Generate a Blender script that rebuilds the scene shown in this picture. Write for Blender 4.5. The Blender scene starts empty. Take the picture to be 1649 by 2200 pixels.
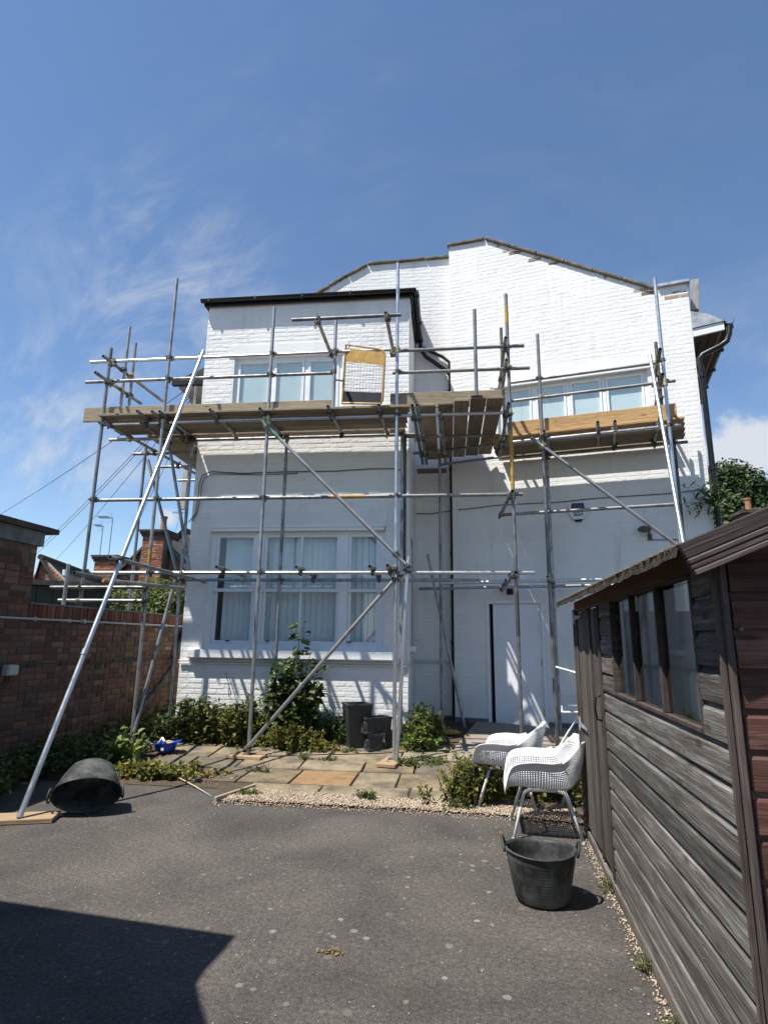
import bpy, bmesh, math, random
from mathutils import Vector, Matrix
R = math.radians
random.seed(7)
scene = bpy.context.scene
COL = scene.collection

# ---------------------------------------------------------------- camera
F_PX, CAM_H = 1255.0, 1.5
PITCH, YAW, ROLL = math.atan(275 / 1255), R(6.3), R(0.7)
FW = Vector((-math.sin(YAW) * math.cos(PITCH), math.cos(YAW) * math.cos(PITCH), math.sin(PITCH)))
_r0 = FW.cross(Vector((0, 0, 1))).normalized()
_u0 = _r0.cross(FW)
UP = math.cos(ROLL) * _u0 - math.sin(ROLL) * _r0
RT = math.cos(ROLL) * _r0 + math.sin(ROLL) * _u0
EYE = Vector((0, 0, CAM_H))
cd = bpy.data.cameras.new('camera')
cam = bpy.data.objects.new('camera', cd)
COL.objects.link(cam)
cam.matrix_world = Matrix(((RT.x, UP.x, -FW.x, 0), (RT.y, UP.y, -FW.y, 0), (RT.z, UP.z, -FW.z, CAM_H), (0, 0, 0, 1)))
cd.sensor_fit = 'VERTICAL'
cd.sensor_height = 36
cd.lens = 36 * F_PX / 2200
cd.clip_start = 0.05
cd.clip_end = 3000
scene.camera = cam

# ---------------------------------------------------------------- light
SUN = Vector((0.42, 0.315, -1.0))          # direction the sunlight travels
SKY_STRENGTH, SUN_STRENGTH, EXPOSURE = 0.086, 4.25, 0.93
world = bpy.data.worlds.new('World')
scene.world = world
world.use_nodes = True
nt = world.node_tree
N, L = nt.nodes, nt.links
N.clear()
wo = N.new('ShaderNodeOutputWorld'); bg = N.new('ShaderNodeBackground')
sky = N.new('ShaderNodeTexSky'); sky.sky_type = 'NISHITA'; sky.sun_disc = False
sky.sun_elevation = math.atan2(1, math.hypot(SUN.x, SUN.y))
sky.sun_rotation = math.atan2(-SUN.x, -SUN.y)
sky.air_density = 1.0; sky.dust_density = 0.12; sky.ozone_density = 3.4; sky.altitude = 60
bg.inputs['Strength'].default_value = SKY_STRENGTH
L.new(bg.outputs[0], wo.inputs[0])
tc = N.new('ShaderNodeTexCoord')
def wmath(op, a, b=None, clamp=False):
    m = N.new('ShaderNodeMath'); m.operation = op; m.use_clamp = clamp
    for i, v in enumerate((a, b)):
        if v is None: continue
        if isinstance(v, (int, float)): m.inputs[i].default_value = v
        else: L.new(v, m.inputs[i])
    return m.outputs[0]
def wnoise(scale, detail, rough, stretch, dist=0.0):
    mp = N.new('ShaderNodeMapping'); mp.inputs['Scale'].default_value = stretch
    mp.inputs['Rotation'].default_value = (0.25, 0.35, 0.5)
    L.new(tc.outputs['Generated'], mp.inputs['Vector'])
    n = N.new('ShaderNodeTexNoise'); n.inputs['Scale'].default_value = scale
    n.inputs['Detail'].default_value = detail; n.inputs['Roughness'].default_value = rough
    n.inputs['Distortion'].default_value = dist
    L.new(mp.outputs[0], n.inputs['Vector']); return n.outputs['Fac']
def wramp(fac, a, b):
    m = N.new('ShaderNodeMapRange'); m.interpolation_type = 'SMOOTHSTEP'
    m.inputs['From Min'].default_value = a; m.inputs['From Max'].default_value = b
    L.new(fac, m.inputs['Value']); return m.outputs[0]
sep = N.new('ShaderNodeSeparateXYZ'); L.new(tc.outputs['Generated'], sep.inputs[0])
# thin cirrus: streaks all over the sky, thicker towards the horizon
cir = wmath('MULTIPLY', wramp(wnoise(2.0, 7, 0.62, (1.0, 2.2, 1.6), 0.35), 0.48, 0.86), wramp(wnoise(1.3, 3, 0.5, (1, 1, 1), 0.3), 0.38, 0.68))
low = wramp(sep.outputs['Z'], 0.62, 0.02)
cirrus = wmath('MULTIPLY', cir, wmath('ADD', 0.14, wmath('MULTIPLY', low, 0.8)), True)
# small fair-weather cumulus heads low in the sky
def puff(d, rad, soft):
    v = N.new('ShaderNodeVectorMath'); v.operation = 'DISTANCE'
    L.new(tc.outputs['Generated'], v.inputs[0]); v.inputs[1].default_value = d
    n = wnoise(16, 5, 0.55, (1, 1, 1))
    dd = wmath('ADD', v.outputs['Value'], wmath('MULTIPLY', wmath('SUBTRACT', n, 0.5), rad * 1.5))
    return wramp(dd, rad, rad * soft)
def px_dir(x, y):
    return (FW + RT * ((x - 824.5) / F_PX) - UP * ((y - 1100) / F_PX)).normalized()
PUFFS = [((1590, 955), 0.050, 0.6), ((1628, 962), 0.052, 0.6), ((1700, 985), 0.06, 0.5), ((1556, 972), 0.034, 0.55),
         ((360, 1112), 0.02, 0.1), ((-200, 1050), 0.09, 0.3)]
pf = None
for (xx, yy), rad, soft in PUFFS:
    f = puff(px_dir(xx, yy), rad, soft)
    pf = f if pf is None else wmath('MAXIMUM', pf, f)
pf = wmath('MULTIPLY', pf, 0.9)
# feathery streaks, thickest in one drift
fine = wramp(wnoise(5.0, 8, 0.66, (0.7, 2.6, 1.2), 0.45), 0.42, 0.80)
for (xx, yy), rad, amt in (((370, 620), 0.24, .85), ((330, 760), 0.22, .7), ((90, 800), 0.30, .34), ((620, 330), 0.35, .10), ((1250, 300), 0.45, .05), ((60, 1010), 0.30, .95), ((260, 1080), 0.24, .8), ((1600, 1090), 0.16, .4)):
    v = N.new('ShaderNodeVectorMath'); v.operation = 'DISTANCE'; L.new(tc.outputs['Generated'], v.inputs[0]); v.inputs[1].default_value = px_dir(xx, yy)
    cirrus = wmath('MAXIMUM', cirrus, wmath('MULTIPLY', wmath('MULTIPLY', wramp(v.outputs['Value'], rad, 0.0), fine), amt))
cl = wmath('MAXIMUM', cirrus, pf, True)
mix = N.new('ShaderNodeMix'); mix.data_type = 'RGBA'
hs = N.new('ShaderNodeHueSaturation'); hs.inputs['Saturation'].default_value = 1.03; hs.inputs['Value'].default_value = 1.0
L.new(sky.outputs[0], hs.inputs['Color'])
L.new(cl, mix.inputs['Factor']); L.new(hs.outputs[0], mix.inputs['A'])
mix.inputs['B'].default_value = (4.6, 4.8, 5.1, 1)
L.new(mix.outputs['Result'], bg.inputs['Color'])

sd = bpy.data.lights.new('sun', 'SUN'); sd.energy = SUN_STRENGTH; sd.angle = R(0.53); sd.color = (1.0, 0.965, 0.90)
so = bpy.data.objects.new('sun', sd); COL.objects.link(so)
so.rotation_euler = SUN.to_track_quat('-Z', 'Y').to_euler(); so.location = (-20, -15, 40)
scene.view_settings.view_transform = 'Standard'
scene.view_settings.look = 'None'
scene.view_settings.exposure = EXPOSURE
scene.view_settings.gamma = 1
scene.view_settings.use_curve_mapping = False

# ---------------------------------------------------------------- pixel -> place
def ray(x, y): return FW + RT * ((x - 824.5) / F_PX) - UP * ((y - 1100) / F_PX)
def G(x, y, z=0.0):                       # on a level plane
    d = ray(x, y); return EYE + d * ((z - CAM_H) / d.z)
def PL(x, y, p, n):                       # on any plane
    d = ray(x, y); n = Vector(n); return EYE + d * ((Vector(p) - EYE).dot(n) / d.dot(n))
def YP(x, y, Y): return PL(x, y, (0, Y, 0), (0, 1, 0))
def patio_z(x, y): return 0.012 + 0.085 * max(0.0, min(y, 10.5) - 7.2)
def GP(x, y, lift=0.0):                   # on the paving, which rises towards the house
    z = 0.0
    for _ in range(8):
        p = G(x, y, z + lift); z = patio_z(p.x, p.y)
    return p

YO, YI, YW, YB = 7.55, 8.30, 8.60, 10.15   # scaffold rows, wing front, recess wall
A14 = R(-14)
RU = Vector((math.cos(A14), math.sin(A14), 0))        # along the gable wall, to the right
RN = Vector((-math.sin(A14), math.cos(A14), 0))       # into the gable wall
RO = Vector((0.09, 9.91, 0))
def RW(x, y, off=0.0): return PL(x, y, RO - RN * off, RN)
RBO = Vector((1.0, 8.5, 0))                           # right scaffold bay, outer row
def RB(x, y, off=0.0): return PL(x, y, RBO + RN * off, RN)

# ---------------------------------------------------------------- objects
def tag(o, label=None, cat=None, group=None, kind=None):
    if label: o['label'] = label
    if cat: o['category'] = cat
    if group: o['group'] = group
    if kind: o['kind'] = kind
    return o
def thing(name, label, cat, loc=(0, 0, 0), group=None, kind=None):
    o = bpy.data.objects.new(name, None); COL.objects.link(o)
    o.location = loc; o.empty_display_size = 0.2
    return tag(o, label, cat, group, kind)
def root_loc(p):
    v = Vector((0, 0, 0))
    while p is not None:
        v += p.location; p = p.parent
    return v
def link_mesh(name, me, parent=None, loc=None):
    o = bpy.data.objects.new(name, me); COL.objects.link(o)
    if parent is not None: o.parent = parent
    if loc is not None: o.location = loc
    return o
class MB:
    def __init__(s): s.v = []; s.f = []; s.m = []; s.cur = 0
    def add(s, vs, fs):
        b = len(s.v); s.v += [tuple(v) for v in vs]; s.f += [tuple(b + i for i in f) for f in fs]; s.m += [s.cur] * len(fs)
    def box(s, c, size, rz=0.0, ch=0.0, axes=None):
        c = Vector(c); hx, hy, hz = [k / 2 for k in size]
        if axes: X, Y, Z = [Vector(a) for a in axes]
        else:
            X, Y, Z = Vector((math.cos(rz), math.sin(rz), 0)), Vector((-math.sin(rz), math.cos(rz), 0)), Vector((0, 0, 1))
        P = lambda a, b, d: c + X * a + Y * b + Z * d
        if ch <= 0:
            s.add([P(a * hx, b * hy, d * hz) for d in (-1, 1) for b in (-1, 1) for a in (-1, 1)],
                  [(0, 2, 3, 1), (4, 5, 7, 6), (0, 1, 5, 4), (2, 6, 7, 3), (0, 4, 6, 2), (1, 3, 7, 5)])
            return
        # chamfered box
        vs = []; idx = {}
        for d in (-1, 1):
            for b in (-1, 1):
                for a in (-1, 1):
                    for k in range(3):
                        q = [a * hx, b * hy, d * hz]
                        for j in range(3):
                            if j != k: q[j] -= math.copysign(ch, q[j])
                        idx[(a, b, d, k)] = len(vs); vs.append(P(*q))
        fs = []
        for k, sg in ((0, -1), (0, 1), (1, -1), (1, 1), (2, -1), (2, 1)):
            o1, o2 = [j for j in range(3) if j != k]
            loop = []
            for s1, s2 in ((-1, -1), (1, -1), (1, 1), (-1, 1)):
                q = [0, 0, 0]; q[k] = sg; q[o1] = s1; q[o2] = s2
                loop.append(idx[(q[0], q[1], q[2], k)])
            if (sg > 0) == (k == 1): loop.reverse()
            fs.append(tuple(loop))
        for k1 in range(3):
            for k2 in range(k1 + 1, 3):
                k3 = 3 - k1 - k2
                for s1 in (-1, 1):
                    for s2 in (-1, 1):
                        q = [0, 0, 0]; q[k1] = s1; q[k2] = s2
                        qa = list(q); qa[k3] = -1; qb = list(q); qb[k3] = 1
                        fs.append((idx[(*qa, k1)], idx[(*qa, k2)], idx[(*qb, k2)], idx[(*qb, k1)]))
        for d in (-1, 1):
            for b in (-1, 1):
                for a in (-1, 1): fs.append((idx[(a, b, d, 0)], idx[(a, b, d, 1)], idx[(a, b, d, 2)]))
        s.add(vs, fs)
    def boxmm(s, a, b, ch=0.0): s.box([(i + j) / 2 for i, j in zip(a, b)], [abs(j - i) for i, j in zip(a, b)], 0, ch)
    def tube(s, p, q, r, n=10, r2=None, cap=True, hollow=0.0):
        p, q = Vector(p), Vector(q); d = (q - p); ln = d.length
        if ln < 1e-6: return
        d /= ln; a = d.orthogonal().normalized(); b = d.cross(a)
        r2 = r if r2 is None else r2
        ring = lambda c, rr: [c + (a * math.cos(2 * math.pi * i / n) + b * math.sin(2 * math.pi * i / n)) * rr for i in range(n)]
        vs = ring(p, r) + ring(q, r2)
        fs = [(i, (i + 1) % n, n + (i + 1) % n, n + i) for i in range(n)]
        if hollow:
            k = min(0.12, ln * 0.3)
            vs += ring(p, r * hollow) + ring(q, r2 * hollow) + ring(p + d * k, r * hollow) + ring(q - d * k, r2 * hollow)
            for i in range(n):
                j = (i + 1) % n
                fs += [(i, 2 * n + i, 2 * n + j, j), (n + i, n + j, 3 * n + j, 3 * n + i),
                       (2 * n + i, 4 * n + i, 4 * n + j, 2 * n + j), (3 * n + i, 3 * n + j, 5 * n + j, 5 * n + i)]
            fs += [tuple(4 * n + i for i in range(n)), tuple(5 * n + i for i in reversed(range(n)))]
        elif cap: fs += [tuple(reversed(range(n))), tuple(range(n, 2 * n))]
        s.add(vs, fs)
    def path(s, pts, r, n=8, cap=True, taper=None):
        pts = [Vector(p) for p in pts]; rings = []
        up = None
        for i, p in enumerate(pts):
            d = (pts[min(i + 1, len(pts) - 1)] - pts[max(i - 1, 0)]).normalized()
            a = d.orthogonal().normalized() if up is None else (up - d * up.dot(d)).normalized()
            up = a; b = d.cross(a)
            rr = r if taper is None else r + (taper - r) * i / (len(pts) - 1)
            rings.append([p + (a * math.cos(2 * math.pi * k / n) + b * math.sin(2 * math.pi * k / n)) * rr for k in range(n)])
        vs = [v for g in rings for v in g]; fs = []
        for i in range(len(pts) - 1):
            for k in range(n): fs.append((i * n + k, i * n + (k + 1) % n, (i + 1) * n + (k + 1) % n, (i + 1) * n + k))
        if cap: fs += [tuple(reversed(range(n))), tuple(range((len(pts) - 1) * n, len(pts) * n))]
        s.add(vs, fs)
    def prism(s, poly, O, U, V, d):         # polygon in the plane O,U,V pushed along vector d
        O, U, V, d = Vector(O), Vector(U), Vector(V), Vector(d); n = len(poly)
        vs = [O + U * a + V * b for a, b in poly] + [O + U * a + V * b + d for a, b in poly]
        s.add(vs, [tuple(reversed(range(n))), tuple(range(n, 2 * n))] + [(i, (i + 1) % n, n + (i + 1) % n, n + i) for i in range(n)])
    def lathe(s, prof, c, n=24, axes=None, sq=(1, 1)):
        c = Vector(c); X, Y, Z = [Vector(a) for a in axes] if axes else (Vector((1, 0, 0)), Vector((0, 1, 0)), Vector((0, 0, 1)))
        vs = [c + X * (r * sq[0] * math.cos(2 * math.pi * i / n)) + Y * (r * sq[1] * math.sin(2 * math.pi * i / n)) + Z * z for r, z in prof for i in range(n)]
        fs = [(k * n + i, k * n + (i + 1) % n, (k + 1) * n + (i + 1) % n, (k + 1) * n + i) for k in range(len(prof) - 1) for i in range(n)]
        s.add(vs, fs)
    def build(s, name, mat, parent=None, smooth=False, loc=None, fix=True):
        off = root_loc(parent) if parent is not None else (Vector(loc) if loc is not None else Vector((0, 0, 0)))
        me = bpy.data.meshes.new(name)
        me.from_pydata([tuple(Vector(v) - off) for v in s.v], [], s.f)
        for m in (mat if isinstance(mat, (list, tuple)) else [mat]): me.materials.append(m)
        if isinstance(mat, (list, tuple)): me.polygons.foreach_set('material_index', s.m)
        if smooth: me.polygons.foreach_set('use_smooth', [True] * len(me.polygons))
        if fix:
            bm = bmesh.new(); bm.from_mesh(me); bmesh.ops.recalc_face_normals(bm, faces=bm.faces); bm.to_mesh(me); bm.free()
        if smooth == 'auto': me.set_sharp_from_angle(angle=R(40))
        me.update()
        return link_mesh(name, me, parent, None if parent is not None else off)
def oriented(name, me, parent, O, X, Z):   # an object whose own x runs along X and z along Z
    X = Vector(X).normalized(); Z = Vector(Z); Z = (Z - X * Z.dot(X)).normalized(); Y = Z.cross(X)
    o = link_mesh(name, me, parent)
    O = Vector(O) - root_loc(parent)
    o.matrix_local = Matrix(((X.x, Y.x, Z.x, O.x), (X.y, Y.y, Z.y, O.y), (X.z, Y.z, Z.z, O.z), (0, 0, 0, 1)))
    return o
def plank_mesh(name, ln, w, t, mat, ch=0.004, segs=1, jit=0.0):
    m = MB(); m.box((ln / 2, 0, 0), (ln, w, t), 0, min(ch, t * .3))
    me = bpy.data.meshes.new(name); me.from_pydata(m.v, [], m.f); me.materials.append(mat)
    bm = bmesh.new(); bm.from_mesh(me); bmesh.ops.recalc_face_normals(bm, faces=bm.faces); bm.to_mesh(me); bm.free()
    return me
def plank(name, p, q, w, t, up, mat, parent, ch=0.004):
    p, q = Vector(p), Vector(q)
    return oriented(name, plank_mesh(name, (q - p).length, w, t, mat, ch), parent, p, q - p, up)
def top(o, label, cat, group=None, kind=None): return tag(o, label, cat, group, kind)
# ---------------------------------------------------------------- materials
class NT:
    def __init__(s, name):
        s.m = bpy.data.materials.new(name); s.m.use_nodes = True
        s.t = s.m.node_tree; s.n = s.t.nodes; s.l = s.t.links
        s.b = s.n['Principled BSDF']; s.o = s.n['Material Output']
        s.tc = s.n.new('ShaderNodeTexCoord'); s.oi = s.n.new('ShaderNodeObjectInfo')
    def set(s, sock, v):
        if isinstance(v, bpy.types.NodeSocket): s.l.new(v, sock)
        elif isinstance(v, (tuple, list)): sock.default_value = (*v, 1) if (len(v) == 3 and len(sock.default_value) == 4) else v
        else: sock.default_value = v
    def math(s, op, a, b=0.0, clamp=False):
        m = s.n.new('ShaderNodeMath'); m.operation = op; m.use_clamp = clamp
        s.set(m.inputs[0], a); s.set(m.inputs[1], b); return m.outputs[0]
    def vec(s, stretch=(1, 1, 1), coord='Object', rnd=0.0):
        v = s.tc.outputs[coord]
        if rnd:
            ad = s.n.new('ShaderNodeVectorMath'); ad.operation = 'ADD'
            cb = s.n.new('ShaderNodeCombineXYZ'); r = s.math('MULTIPLY', s.oi.outputs['Random'], rnd)
            for i in range(3): s.l.new(r, cb.inputs[i])
            s.l.new(v, ad.inputs[0]); s.l.new(cb.outputs[0], ad.inputs[1]); v = ad.outputs[0]
        mp = s.n.new('ShaderNodeMapping'); mp.inputs['Scale'].default_value = stretch
        s.l.new(v, mp.inputs['Vector']); return mp.outputs[0]
    def noise(s, scale, detail=4, rough=.55, v=None, dist=0.0, out='Fac'):
        n = s.n.new('ShaderNodeTexNoise')
        n.inputs['Scale'].default_value = scale; n.inputs['Detail'].default_value = detail
        n.inputs['Roughness'].default_value = rough; n.inputs['Distortion'].default_value = dist
        s.l.new(v if v is not None else s.tc.outputs['Object'], n.inputs['Vector']); return n.outputs[out]
    def voro(s, scale, v=None, feat='F1', out='Distance', rnd=1.0):
        n = s.n.new('ShaderNodeTexVoronoi'); n.feature = feat
        n.inputs['Scale'].default_value = scale; n.inputs['Randomness'].default_value = rnd
        s.l.new(v if v is not None else s.tc.outputs['Object'], n.inputs['Vector']); return n.outputs[out]
    def ramp(s, f, stops, interp='LINEAR'):
        r = s.n.new('ShaderNodeValToRGB'); r.color_ramp.interpolation = interp
        e = r.color_ramp.elements
        while len(e) < len(stops): e.new(0.5)
        for k, (p, c) in zip(e, stops): k.position = p; k.color = (*c, 1) if len(c) == 3 else c
        s.set(r.inputs[0], f); return r.outputs[0]
    def mr(s, f, a, b, c=0.0, d=1.0):
        m = s.n.new('ShaderNodeMapRange'); m.interpolation_type = 'SMOOTHSTEP'
        s.set(m.inputs['Value'], f)
        for k, v in zip(('From Min', 'From Max', 'To Min', 'To Max'), (a, b, c, d)): m.inputs[k].default_value = v
        return m.outputs[0]
    def mix(s, f, a, b, mode='MIX'):
        m = s.n.new('ShaderNodeMix'); m.data_type = 'RGBA'; m.blend_type = mode
        s.set(m.inputs['Factor'], f); s.set(m.inputs['A'], a); s.set(m.inputs['B'], b); return m.outputs['Result']
    def island(s):
        g = s.n.new('ShaderNodeNewGeometry')
        return s.math('FRACT', s.math('ADD', g.outputs['Random Per Island'], s.math('MULTIPLY', s.oi.outputs['Random'], 7.13)))
    def hsv(s, c, h=.5, sa=1.0, v=1.0):
        n = s.n.new('ShaderNodeHueSaturation')
        s.set(n.inputs['Hue'], h); s.set(n.inputs['Saturation'], sa); s.set(n.inputs['Value'], v); s.set(n.inputs['Color'], c); return n.outputs[0]
    def bump(s, h, strength=.5, dist=.01):
        n = s.n.new('ShaderNodeBump'); n.inputs['Strength'].default_value = strength; n.inputs['Distance'].default_value = dist
        s.set(n.inputs['Height'], h); s.l.new(n.outputs[0], s.b.inputs['Normal'])
    def fin(s, col=None, rough=None, metal=None, spec=None):
        if col is not None: s.set(s.b.inputs['Base Color'], col)
        if rough is not None: s.set(s.b.inputs['Roughness'], rough)
        if metal is not None: s.set(s.b.inputs['Metallic'], metal)
        if spec is not None: s.set(s.b.inputs['Specular IOR Level'], spec)
        return s.m
def simple(name, c, rough=.6, metal=0.0, var=.15, scale=12, bump=.15, spec=.4, bscale=40, bdist=.004):
    t = NT(name); n = t.noise(scale, 5, .6, t.vec(rnd=9))
    col = t.hsv(c, .5, 1, t.mr(n, .2, .8, 1 - var, 1 + var))
    if bump: t.bump(t.noise(bscale, 4, .6), bump, bdist)
    return t.fin(col, t.mr(n, .2, .8, max(0, rough - .08), min(1, rough + .08)), metal, spec)
M = {}
# painted brick: thick white masonry paint, lumps, hairline dirt
def paint(name, c, dirt, lump):
    t = NT(name)
    big = t.noise(1.1, 5, .6); fine = t.noise(26, 5, .62); sp = t.noise(6, 6, .68)
    col = t.mix(t.mr(sp, .58, .80, 0, dirt), c, (.50, .49, .46))
    col = t.mix(t.mr(t.noise(4.5, 8, .7, t.vec((1, 1, .10))), .54, .80, 0, dirt * 1.25), col, (.47, .44, .39))
    col = t.mix(t.mr(t.noise(.9, 7, .7), .50, .74, 0, dirt * .55), col, (.56, .54, .50))
    col = t.hsv(col, .5, 1, t.mr(big, .3, .7, .95, 1.03))
    h = t.math('ADD', t.math('MULTIPLY', fine, .35), t.math('ADD', t.noise(9, 4, .6), t.noise(14, 3, .6, t.vec((1, 1, 2.6)))))
    t.bump(h, lump, .012)
    return t.fin(col, .75, 0, .25)
M['paint'] = paint('white_painted_brick', (.765, .757, .735), .55, .34)
M['render'] = paint('white_render', (.765, .757, .735), .3, .22)
M['mortar_white'] = paint('white_painted_mortar', (.755, .747, .725), .55, .34)
M['gloss'] = simple('white_gloss_paint', (.76, .775, .79), .38, 0, .05, 6, .08)
M['door'] = simple('white_door_paint', (.74, .75, .77), .42, 0, .04, 3, .05)
M['sill'] = paint('white_sill_paint', (.76, .77, .78), .4, .25)
M['plinth'] = simple('grey_plinth_paint', (.13, .135, .145), .7, 0, .3, 8, .4)
# red brick
def brick(name, ca, cb, cc, dirt):
    t = NT(name); r = t.island()
    col = t.ramp(r, [(0, ca), (.35, cb), (.6, cc), (.8, ca), (1, cb)])
    col = t.hsv(col, .5, t.mr(r, 0, 1, .8, 1.1), t.mr(t.math('FRACT', t.math('MULTIPLY', r, 5.7)), 0, 1, .65, 1.2))
    n = t.noise(30, 6, .65); col = t.mix(t.mr(n, .45, .8, 0, .6), col, (.10, .075, .06))
    col = t.mix(t.mr(t.noise(1.7, 6, .65), .42, .72, 0, dirt), col, (.055, .05, .042))
    t.bump(t.noise(70, 5, .65), .6, .006)
    return t.fin(col, .88, 0, .2)
M['brick'] = brick('old_red_brick', (.17, .085, .06), (.22, .13, .085), (.12, .068, .055), .85)
M['brick_clean'] = brick('orange_red_brick', (.36, .14, .075), (.42, .20, .11), (.28, .10, .06), .25)
M['brick_soldier'] = brick('soldier_course_brick', (.24, .075, .045), (.28, .10, .055), (.20, .065, .04), .5)
M['brick_bare'] = brick('bare_brick_under_paint', (.36, .26, .19), (.42, .34, .27), (.32, .19, .13), .2)
M['mortar'] = simple('dirty_mortar', (.11, .092, .075), .95, 0, .35, 14, .6)
M['mortar_bare'] = simple('bare_mortar', (.34, .28, .22), .95, 0, .3, 14, .6)
# steel tube
t = NT('galvanised_tube')
n = t.noise(5, 6, .65, t.vec(rnd=11)); n2 = t.noise(60, 4, .6)
col = t.mix(t.mr(n, .42, .66), (.30, .305, .31), (.17, .165, .155))
col = t.mix(t.mr(t.noise(9, 6, .7, t.vec(rnd=5)), .62, .75, 0, .7), col, (.17, .115, .075))
t.bump(n2, .12, .002)
M['tube'] = t.fin(t.hsv(col, .5, 1, t.mr(t.oi.outputs['Random'], 0, 1, .72, 1.2)), t.mr(n, .3, .7, .36, .60), .62, .5)
t = NT('new_bright_tube'); n = t.noise(8, 5, .6)
M['tube_new'] = t.fin(t.mix(n, (.58, .60, .62), (.42, .43, .45)), t.mr(n, .3, .7, .24, .42), .8, .5)
t = NT('old_rusty_tube'); n = t.noise(7, 6, .7)
M['tube_old'] = t.fin(t.mix(t.mr(n, .4, .65), (.16, .145, .12), (.075, .055, .04)), .7, .35, .4)
M['yellow'] = simple('worn_yellow_paint', (.38, .215, .032), .5, 0, .3, 14, .1)
M['teal'] = simple('worn_green_paint', (.09, .19, .17), .5, .2, .3, 14, .1)
M['coupler'] = simple('rusty_coupler_steel', (.13, .115, .10), .62, .55, .5, 60, .4)
M['zinc'] = simple('zinc_plated_coupler', (.48, .42, .26), .42, .7, .3, 60, .3)
M['navy'] = simple('dark_navy_panel', (.006, .008, .015), .75, 0, .2, 5, .1)
# timber boards; grain runs along the object's own x
def wood(name, a, b, c, rough=.8, grain=1.0, knots=.7, dark=.5, gsc=1.0):
    t = NT(name); v = t.vec((1.0 * gsc, 17 * gsc, 17 * gsc), rnd=37)
    g = t.noise(2.2, 6, .65, v, .35); g2 = t.noise(9, 4, .6, v)
    col = t.ramp(g, [(.25, a), (.5, b), (.75, c)])
    col = t.hsv(col, .5, 1, t.mr(g2, .25, .75, .72, 1.2))
    k = t.voro(2.6, t.vec((1, 3.2, 3.2), rnd=23)); col = t.mix(t.mr(k, .16, .04, 0, knots), col, [x * .3 for x in b])
    st = t.noise(1.3, 6, .7, t.vec((1, 2, 2), rnd=17)); col = t.mix(t.mr(st, .5, .78, 0, dark), col, [x * .35 for x in a])
    col = t.hsv(col, .5, 1, t.mr(t.oi.outputs['Random'], 0, 1, .66, 1.28))
    t.bump(t.math('ADD', g2, t.math('MULTIPLY', g, 1.5)), .5 * grain, .004)
    return t.fin(col, rough, 0, .2)
M['board'] = wood('weathered_scaffold_board', (.20, .155, .105), (.27, .215, .15), (.34, .28, .20), .85)
M['board_new'] = wood('newer_scaffold_board', (.27, .16, .07), (.36, .225, .105), (.44, .30, .155), .8, 1, .8, .35)
M['sole'] = wood('pale_sole_board', (.42, .28, .16), (.50, .35, .21), (.56, .42, .27), .85, 1, .4, .4)
M['shed'] = wood('weathered_grey_cladding', (.042, .035, .030), (.112, .101, .090), (.25, .238, .222), .8, 1.5, .95, .55)
M['shed_door'] = wood('weathered_grey_door_plank', (.05, .041, .034), (.105, .092, .08), (.20, .185, .17), .8, 1.4, .4, .6)
M['shed_red'] = wood('red_stained_cladding', (.062, .024, .018), (.105, .048, .036), (.17, .105, .085), .75, 1.1, .8, .55)
M['shed_trim'] = wood('grey_brown_shed_trim', (.040, .030, .026), (.08, .062, .054), (.14, .115, .10), .75, 1.1, .3, .5)
M['shed_frame'] = wood('brown_stained_frame', (.13, .065, .03), (.20, .105, .05), (.27, .16, .085), .75, 1, .3, .4)
M['grey_post'] = wood('grey_weathered_post', (.24, .235, .22), (.34, .33, .31), (.44, .43, .41), .9, 1, .5, .6)
M['dry_wood'] = wood('dry_stick', (.36, .28, .19), (.46, .38, .28), (.52, .44, .33), .9)
# ground
t = NT('old_tarmac'); P = t.tc.outputs['Object']
agg = t.voro(150); agg2 = t.noise(260, 3, .7); patch = t.noise(.8, 6, .62, dist=.4)
col = t.ramp(t.noise(120, 5, .8), [(.28, (.033, .030, .0275)), (.48, (.082, .073, .066)), (.64, (.145, .131, .118)), (.8, (.34, .315, .29))])
col = t.mix(t.mr(t.voro(95, None, 'F1', 'Color'), .80, .95, 0, .5), col, (.19, .175, .165))
col = t.hsv(col, .5, t.mr(patch, .3, .7, .9, 1.25), t.math('MULTIPLY', t.mr(patch, .28, .72, .62, 1.34), t.mr(t.noise(38, 4, .7), .3, .7, .72, 1.3)))
col = t.mix(t.mr(t.noise(2.3, 6, .65), .55, .75, 0, .5), col, (.095, .08, .062))
# pale lichen discs, gathered in the middle of the yard
w = t.noise(24, 3, .6, out='Color'); wv = t.n.new('ShaderNodeVectorMath'); wv.operation = 'MULTIPLY_ADD'
t.l.new(w, wv.inputs[0]); wv.inputs[1].default_value = (.028, .028, 0); t.l.new(P, wv.inputs[2])
v1 = t.voro(12, wv.outputs[0], 'F1', 'Distance'); vc = t.voro(12, wv.outputs[0], 'F1', 'Color')
sc_ = t.n.new('ShaderNodeSeparateColor'); t.l.new(vc, sc_.inputs[0])
rad = t.math('MULTIPLY', t.math('POWER', sc_.outputs[0], 1.9), .29)
dv = t.n.new('ShaderNodeVectorMath'); dv.operation = 'DISTANCE'; t.l.new(P, dv.inputs[0]); dv.inputs[1].default_value = (.15, 3.5, 0)
zone = t.mr(t.math('ADD', dv.outputs['Value'], t.math('MULTIPLY', t.noise(1.4, 3, .5), 1.2)), 3.4, .8)
disc = t.math('MULTIPLY', t.math('MULTIPLY', t.mr(t.math('SUBTRACT', rad, v1), 0, .04), zone), t.math('MULTIPLY', t.mr(agg2, .2, .5, .3, .95), t.mr(sc_.outputs[1], 0, 1, .2, 1)))
col = t.mix(t.math('MULTIPLY', disc, .75), col, (.34, .33, .28))
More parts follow.
